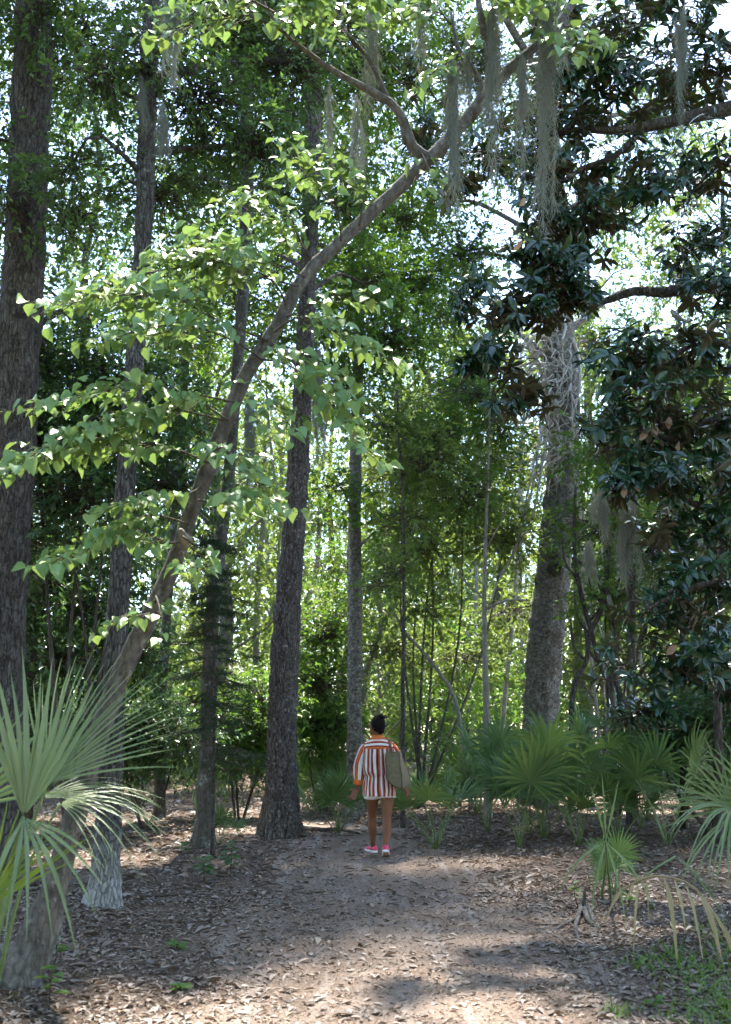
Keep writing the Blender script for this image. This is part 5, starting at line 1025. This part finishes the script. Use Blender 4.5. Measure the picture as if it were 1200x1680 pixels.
v, f, _, _ = rings([(0.73, 0.01, 0, 0.13, 0.09), (0.77, 0.01, 0, 0.165, 0.115), (0.86, 0.01, 0, 0.165, 0.11), (0.98, 0.01, 0, 0.135, 0.095), (1.12, 0.005, 0, 0.15, 0.10), (1.26, 0, 0, 0.165, 0.095), (1.34, 0, 0, 0.13, 0.075), (1.37, 0, 0, 0.07, 0.055)], 28); body.add(v, f)
def leg(pts): B(tube(T4(pts), 18, 0.03))
leg([(-0.075, 0.02, 0.80, 0.092), (-0.076, 0.08, 0.64, 0.078), (-0.074, 0.15, 0.50, 0.059), (-0.071, 0.18, 0.44, 0.049), (-0.072, 0.20, 0.36, 0.053), (-0.070, 0.22, 0.28, 0.054), (-0.066, 0.28, 0.15, 0.034), (-0.062, 0.32, 0.08, 0.029)])
leg([(0.105, 0.0, 0.80, 0.092), (0.108, -0.02, 0.64, 0.078), (0.104, -0.04, 0.50, 0.061), (0.100, -0.05, 0.44, 0.053), (0.100, -0.08, 0.36, 0.056), (0.096, -0.12, 0.27, 0.053), (0.086, -0.17, 0.15, 0.035), (0.083, -0.20, 0.08, 0.030)])
B(tube(T4([(-0.060, 0.31, 0.06, 0.030), (-0.078, 0.40, 0.045, 0.034), (-0.095, 0.48, 0.035, 0.022)]), 12, 0.02)); B(tube(T4([(0.083, -0.22, 0.06, 0.030), (0.088, -0.13, 0.045, 0.034), (0.092, -0.04, 0.035, 0.022)]), 12, 0.02))
def arm(pts): B(tube(T4(pts), 14, 0.03))
arm([(-0.150, 0, 1.32, 0.050), (-0.200, 0.0, 1.22, 0.046), (-0.245, 0.01, 1.06, 0.038), (-0.250, -0.005, 0.98, 0.037), (-0.252, -0.02, 0.86, 0.028), (-0.256, -0.03, 0.79, 0.023)])
arm([(0.150, 0, 1.32, 0.050), (0.200, 0.03, 1.22, 0.046), (0.230, 0.09, 1.07, 0.038), (0.255, 0.13, 0.99, 0.036), (0.300, 0.16, 0.87, 0.027), (0.320, 0.17, 0.82, 0.023)])
def hand(w, d, side, curl):
    """palm, four unequal bent fingers and a thumb that leaves the side of the palm"""
    w = np.array(w); d = nrm(np.array(d)); side = nrm(np.array(side) - d * np.dot(side, d)); nn = np.cross(d, side)
    for k in range(4):
        off = (k - 1.5) * 0.019; L_ = (0.072, 0.080, 0.075, 0.060)[k]; sp = (k - 1.5) * 0.16; fd = nrm(d + side * sp)
        b0 = w + side * off * 0.5; k0 = w + d * 0.085 + side * off
        B(tube(T4([(*b0, 0.014), (*(w + d * 0.045 + side * off * 0.9), 0.015), (*k0, 0.0115)]), 10, 0.01))
        k1 = k0 + fd * L_ * 0.45 + nn * curl * 0.012; k2 = k1 + nrm(fd + nn * curl * 0.7) * L_ * 0.32; k3 = k2 + nrm(fd + nn * curl * 1.3) * L_ * 0.26
        B(tube(T4([(*k0, 0.0105), (*k1, 0.0095), (*k2, 0.0088), (*k3, 0.0065)]), 9, 0.01))
    t0 = w + d * 0.02 - side * 0.018; t1 = t0 + nrm(d * 0.6 - side * 0.9) * 0.045; t2 = t1 + nrm(d * 0.85 - side * 0.5) * 0.036
    B(tube(T4([(*t0, 0.013), (*t1, 0.0115), (*t2, 0.008)]), 9, 0.01))
hand((-0.258, -0.035, 0.785), (-0.42, -0.05, -0.8), (0.75, -0.2, -0.4), 0.5)
hand((0.323, 0.17, 0.815), (0.35, -0.2, -0.8), (-0.5, -0.7, -0.2), 0.9)
bo = body.build('body', 'skin', pe)
rm = bo.modifiers.new('skin_surface', 'REMESH'); rm.mode = 'VOXEL'; rm.voxel_size = 0.0065; rm.use_smooth_shade = True
sm = bo.modifiers.new('soften', 'SMOOTH'); sm.factor = 0.5; sm.iterations = 3
for s_ in (-1, 1): v, f = ellipsoid(HC + HD * 0.080 + HS * 0.030 * s_ + [0, 0, 0.012], (0.010, 0.012, 0.009), 10, 8, math.atan2(HD[1], HD[0])); obj('eye', v, f, 'eye', pe)
# hair gathered into a loose bun
hb = MB()
v, f = ellipsoid(HC - HD * 0.022 + [0, 0, 0.022], (0.098, 0.088, 0.112), 28, 20, math.atan2(HD[1], HD[0])); c = HC + O
keep = np.array([(np.dot(p - c, HD) < 0.035 + 0.9 * max(0, p[2] - c[2] - 0.035)) for p in v]); v = np.where(keep[:, None], v, c + (v - c) * 0.72)
hb.add(v, f); v, f = ellipsoid(HC - HD * 0.06 + [0, 0, -0.045], (0.045, 0.062, 0.05), 18, 12, math.atan2(HD[1], HD[0])); hb.add(v, f)
ho = hb.build('hair', 'hair', pe); bun = MB(); bc = HC - HD * 0.066 + np.array([0.0, 0, 0.108])
v, f = ellipsoid(bc, (0.046, 0.044, 0.040), 20, 14); v = v + nrm(v - bc - O) * np.array([0.010 * mnoise.noise(Vector(p * 45)) for p in v])[:, None]; bun.add(v, f)
for k in range(26):
    a = nrm(rng.normal(size=3) + [0, 0, 0.3]); p0 = bc + a * 0.036; v, f = tube(T4([(*p0, 0.003), (*(p0 + a * 0.012 + rng.normal(size=3) * 0.008), 0.0025), (*(p0 + a * 0.018 + rng.normal(size=3) * 0.016), 0.001)]), 5, 0.01); bun.add(v, f)
bu = bun.build('bun', 'hair', pe)
# shirt
v, f, th, zz = rings([(0.700, 0.012, 0, 0.205, 0.150), (0.78, 0.012, 0, 0.205, 0.152), (0.88, 0.012, 0, 0.192, 0.142), (0.935, 0.010, 0, 0.180, 0.132), (0.965, 0.008, 0, 0.205, 0.155), (1.02, 0.006, 0, 0.215, 0.155), (1.12, 0.003, 0, 0.210, 0.145), (1.21, 0, 0, 0.204, 0.137), (1.265, 0, 0, 0.198, 0.125)], 56, 2.4, 0.085, False, 1.7)
sh = obj('shirt', v, f, 'shirt_stripes', pe, attrs={'stripe': (th + 0.35) * 0.24 + 0.012 * np.array([mnoise.noise(Vector((math.cos(t) * 2.2, math.sin(t) * 2.2, z * 5))) for t, z in zip(th, zz)])})
v, f, th, zz = rings([(1.255, 0, 0, 0.205, 0.130), (1.295, 0, 0, 0.192, 0.120), (1.335, 0, 0, 0.152, 0.104), (1.368, -0.002, 0, 0.108, 0.088), (1.392, -0.004, 0, 0.080, 0.078), (1.405, -0.006, 0, 0.064, 0.068)], 48, 2.3, 0.02, False, 4.0)
obj('yoke', v, f, 'yoke_stripes', sh, attrs={'stripe': zz - 1.255 + 0.012 * np.cos(th * 2)})
v, f, th, zz = rings([(1.375, -0.006, 0, 0.074, 0.076), (1.40, -0.006, 0, 0.070, 0.072), (1.425, -0.008, 0.004, 0.062, 0.064), (1.40, -0.006, 0, 0.078, 0.080), (1.368, -0.006, 0, 0.096, 0.096)], 32, 2.1, 0.03, False, 2.0); obj('collar', v, f, 'cuff_cloth', sh)
def sleeve(pts, s0):
    n = 24; v, f = tube(T4(pts), n, 0.02, 0.10, 9, 0, s0, cap=False); a = np.tile(np.arange(n) * 2 * np.pi / n, len(v) // n)
    so = obj('sleeve', v, f, 'sleeve_stripes', sh, attrs={'stripe': a * 0.07}); return so
sleeve([(-0.115, 0, 1.31, 0.055), (-0.165, 0, 1.25, 0.073), (-0.208, 0.0, 1.16, 0.073), (-0.240, 0.0, 1.06, 0.074), (-0.246, -0.01, 0.95, 0.068), (-0.246, -0.015, 0.885, 0.056)], 1)
sleeve([(0.115, 0, 1.31, 0.055), (0.168, 0.005, 1.25, 0.073), (0.205, 0.04, 1.16, 0.073), (0.232, 0.09, 1.06, 0.070), (0.26, 0.13, 0.97, 0.062), (0.285, 0.15, 0.90, 0.052)], 2)
for pts in ([(-0.246, -0.014, 0.895, 0.055), (-0.248, -0.018, 0.87, 0.059), (-0.251, -0.022, 0.835, 0.056), (-0.252, -0.022, 0.83, 0.048)], [(0.282, 0.148, 0.91, 0.052), (0.292, 0.155, 0.885, 0.056), (0.303, 0.16, 0.855, 0.052)]):
    v, f = tube(T4(pts), 22, 0.012, 0.05, 9, cap=False); obj('cuff', v, f, 'cuff_cloth', sh)
sb = MB(); v, f, _, _ = rings([(0.72, 0.014, 0, 0.188, 0.136), (0.80, 0.014, 0, 0.186, 0.13), (0.9, 0.012, 0, 0.165, 0.115)], 40, 2.5, 0.02, False); sb.add(v, f)
for x, y, x2, y2, r in ((-0.078, 0.03, -0.078, 0.045, 0.096), (0.108, -0.005, 0.110, -0.015, 0.100)):
    v, f = tube(T4([(x, y, 0.78, r + 0.004), (x, (y + y2) / 2, 0.72, r + 0.002), (x2, y2, 0.675, r + 0.004)]), 26, 0.015, 0.03, 9, cap=False); sb.add(v, f)
sb.build('shorts', 'shorts_cloth', pe)
def shoe(c, yaw, lift=0.0):
    c = np.array(c); d = np.array([-math.sin(yaw), math.cos(yaw), 0]); s_ = np.array([math.cos(yaw), math.sin(yaw), 0])
    prof = [(-0.115, 0.028, 0.070), (-0.10, 0.036, 0.085), (-0.06, 0.039, 0.088), (-0.01, 0.040, 0.078), (0.04, 0.045, 0.062), (0.09, 0.047, 0.052), (0.125, 0.040, 0.046), (0.145, 0.022, 0.036)]
    for nm_, mt, z0, k in (('shoe', 'shoe_pink', 0.022, 1.0), ('sole', 'shoe_sole', 0.0, 1.08)):
        V = []; n = 12
        for t, w, h in prof:
            h = h if nm_ == 'shoe' else 0.026
            for i in range(n):
                a = 2 * np.pi * i / n; x = math.cos(a) * w * k; z = z0 + (h - z0) * (0.5 + 0.5 * math.sin(a)) if nm_ == 'shoe' else (0.026 if math.sin(a) > 0 else 0.0)
                if nm_ == 'shoe': x *= 1 - 0.32 * max(0, math.sin(a))
                V.append(c + d * t * (1.03 if nm_ == 'sole' else 1) + s_ * x + np.array([0, 0, z + 0.006]))
        V = np.array(V); ball_ = c + d * 0.09; rel = V - ball_; fw = rel @ d; up_ = rel[:, 2].copy(); V = V + np.outer(np.where(fw < 0, fw * (math.cos(lift) - 1) + up_ * math.sin(lift) * 0.6, 0), d); V[:, 2] += np.where(fw < 0, -fw * math.sin(lift), 0)
        V = V + O; m = len(prof); i, j = np.meshgrid(np.arange(m - 1), np.arange(n), indexing='ij'); j2 = (j + 1) % n
        F = [np.stack([i * n + j, i * n + j2, (i + 1) * n + j2, (i + 1) * n + j], -1).reshape(-1, 4), np.array([np.arange(n)[::-1], (m - 1) * n + np.arange(n)])]
        if nm_ == 'shoe': so = obj('shoe', V, F, mt, pe)
        else: obj('sole', V, F, mt, so, smooth=False)
    hl = 0.16 * math.sin(lift); v, f = tube([(*(c + O + d * -0.07 + [0, 0, 0.075 + hl]), 0.036), (*(c + O + d * -0.072 + [0, 0, 0.100 + hl]), 0.037)], 16, 0.02, 0, cap=False); obj('shoe_collar', v, f, 'shoe_pink', so)
shoe((-0.082, 0.39, 0), R(22)); shoe((0.085, -0.13, 0), R(-3), R(20))
# tote bag on the shoulder
bgo = thing('tote_bag', O + np.array([0.2, -0.1, 0.82]), 'olive canvas tote bag hanging from the walking person\'s shoulder', 'bag')
q = {}
near = [(0.085, -0.255, 0.89), (0.285, -0.255, 0.785), (0.245, -0.215, 1.225), (0.085, -0.215, 1.225)]; far = [(0.215, 0.08, 0.84), (0.415, 0.05, 0.825), (0.275, 0.08, 1.245), (0.185, 0.08, 1.245)]
nU, nV, nW = 9, 13, 9; V = []; idx = {}
def bpt(u, v_, w):
    A_ = [np.array(p) for p in near]; Bq = [np.array(p) for p in far]
    f0 = A_[0] * (1 - u) * (1 - v_) + A_[1] * u * (1 - v_) + A_[2] * u * v_ + A_[3] * (1 - u) * v_; f1 = Bq[0] * (1 - u) * (1 - v_) + Bq[1] * u * (1 - v_) + Bq[2] * u * v_ + Bq[3] * (1 - u) * v_
    p = f0 * (1 - w) + f1 * w; c_ = np.array([0.22, -0.08, 1.0]); bl = 0.02 * math.sin(math.pi * u) * math.sin(math.pi * w) * (1 - v_)
    e = (abs(2 * u - 1) ** 6 + abs(2 * w - 1) ** 6 + abs(2 * v_ - 1) ** 8 * (v_ < 0.5)) - 1
    p = c_ + (p - c_) * (1 - 0.045 * max(0, e)) * (1 + 0.05 * (1 - v_)); return p + np.array([1, 1, 0.4]) * 0.014 * mnoise.noise(Vector(p * 8)) - np.array([0, 0, bl])
mb = MB()
def face(fn, na, nb, flip):
    V = np.array([fn(i / (na - 1), j / (nb - 1)) for i in range(na) for j in range(nb)]) + O; i, j = np.meshgrid(np.arange(na - 1), np.arange(nb - 1), indexing='ij'); a = i * nb + j
    F = np.stack([a, a + nb, a + nb + 1, a + 1], -1).reshape(-1, 4); mb.add(V, [F[:, ::-1] if flip else F])
face(lambda a, b: bpt(a, b, 0), nU, nV, False); face(lambda a, b: bpt(a, b, 1), nU, nV, True); face(lambda a, b: bpt(0, b, a), nW, nV, True); face(lambda a, b: bpt(1, b, a), nW, nV, False); face(lambda a, b: bpt(a, 0, b), nU, nW, True); face(lambda a, b: bpt(a, 0.94, b), nU, nW, False)
bb = mb.build('bag_body', 'bag_canvas', bgo)
wl = bb.modifiers.new('weld', 'WELD'); wl.merge_threshold = 0.003
hem = [bpt(u, 0.985, 0) for u in np.linspace(0, 1, 6)] + [bpt(1, 0.985, w) for w in np.linspace(0.1, 1, 6)] + [bpt(u, 0.985, 1) for u in np.linspace(0.9, 0, 6)] + [bpt(0, 0.985, w) for w in np.linspace(0.9, 0, 6)]
v, f = tube(T4([(*p, 0.006) for p in hem]), 6, 0.02); obj('hem', v, f, 'bag_canvas', bgo)
for dx in (0.0, 0.03):
    v, f = tube(T4([(0.135 + dx, -0.215, 1.15, 0.009), (0.136 + dx * 0.6, -0.195, 1.27, 0.009), (0.126 + dx * 0.4, -0.125, 1.345, 0.009), (0.112 + dx * 0.4, -0.03, 1.375, 0.009), (0.140 + dx * 0.4, 0.07, 1.365, 0.007), (0.17 + dx * 0.5, 0.125, 1.29, 0.007), (0.205 + dx, 0.10, 1.16, 0.007)]), 8, 0.03); obj('strap', v, f, 'bag_leather', bgo)
for u, w in ((0.0, 0.0), (1.0, 0.0), (1.0, 1.0)):
    v, f = tube(T4([(*(bpt(u, q, w) + np.array([0.002 if u else -0.002, -0.003, 0])), 0.004) for q in np.linspace(0.02, 0.95, 10)]), 6, 0.03); obj('seam', v, f, 'bag_leather', bgo)
v, f = ellipsoid((0.118, -0.212, 1.19), (0.006, 0.004, 0.006), 8, 6); obj('rivet', v, f, 'bag_leather', bgo)
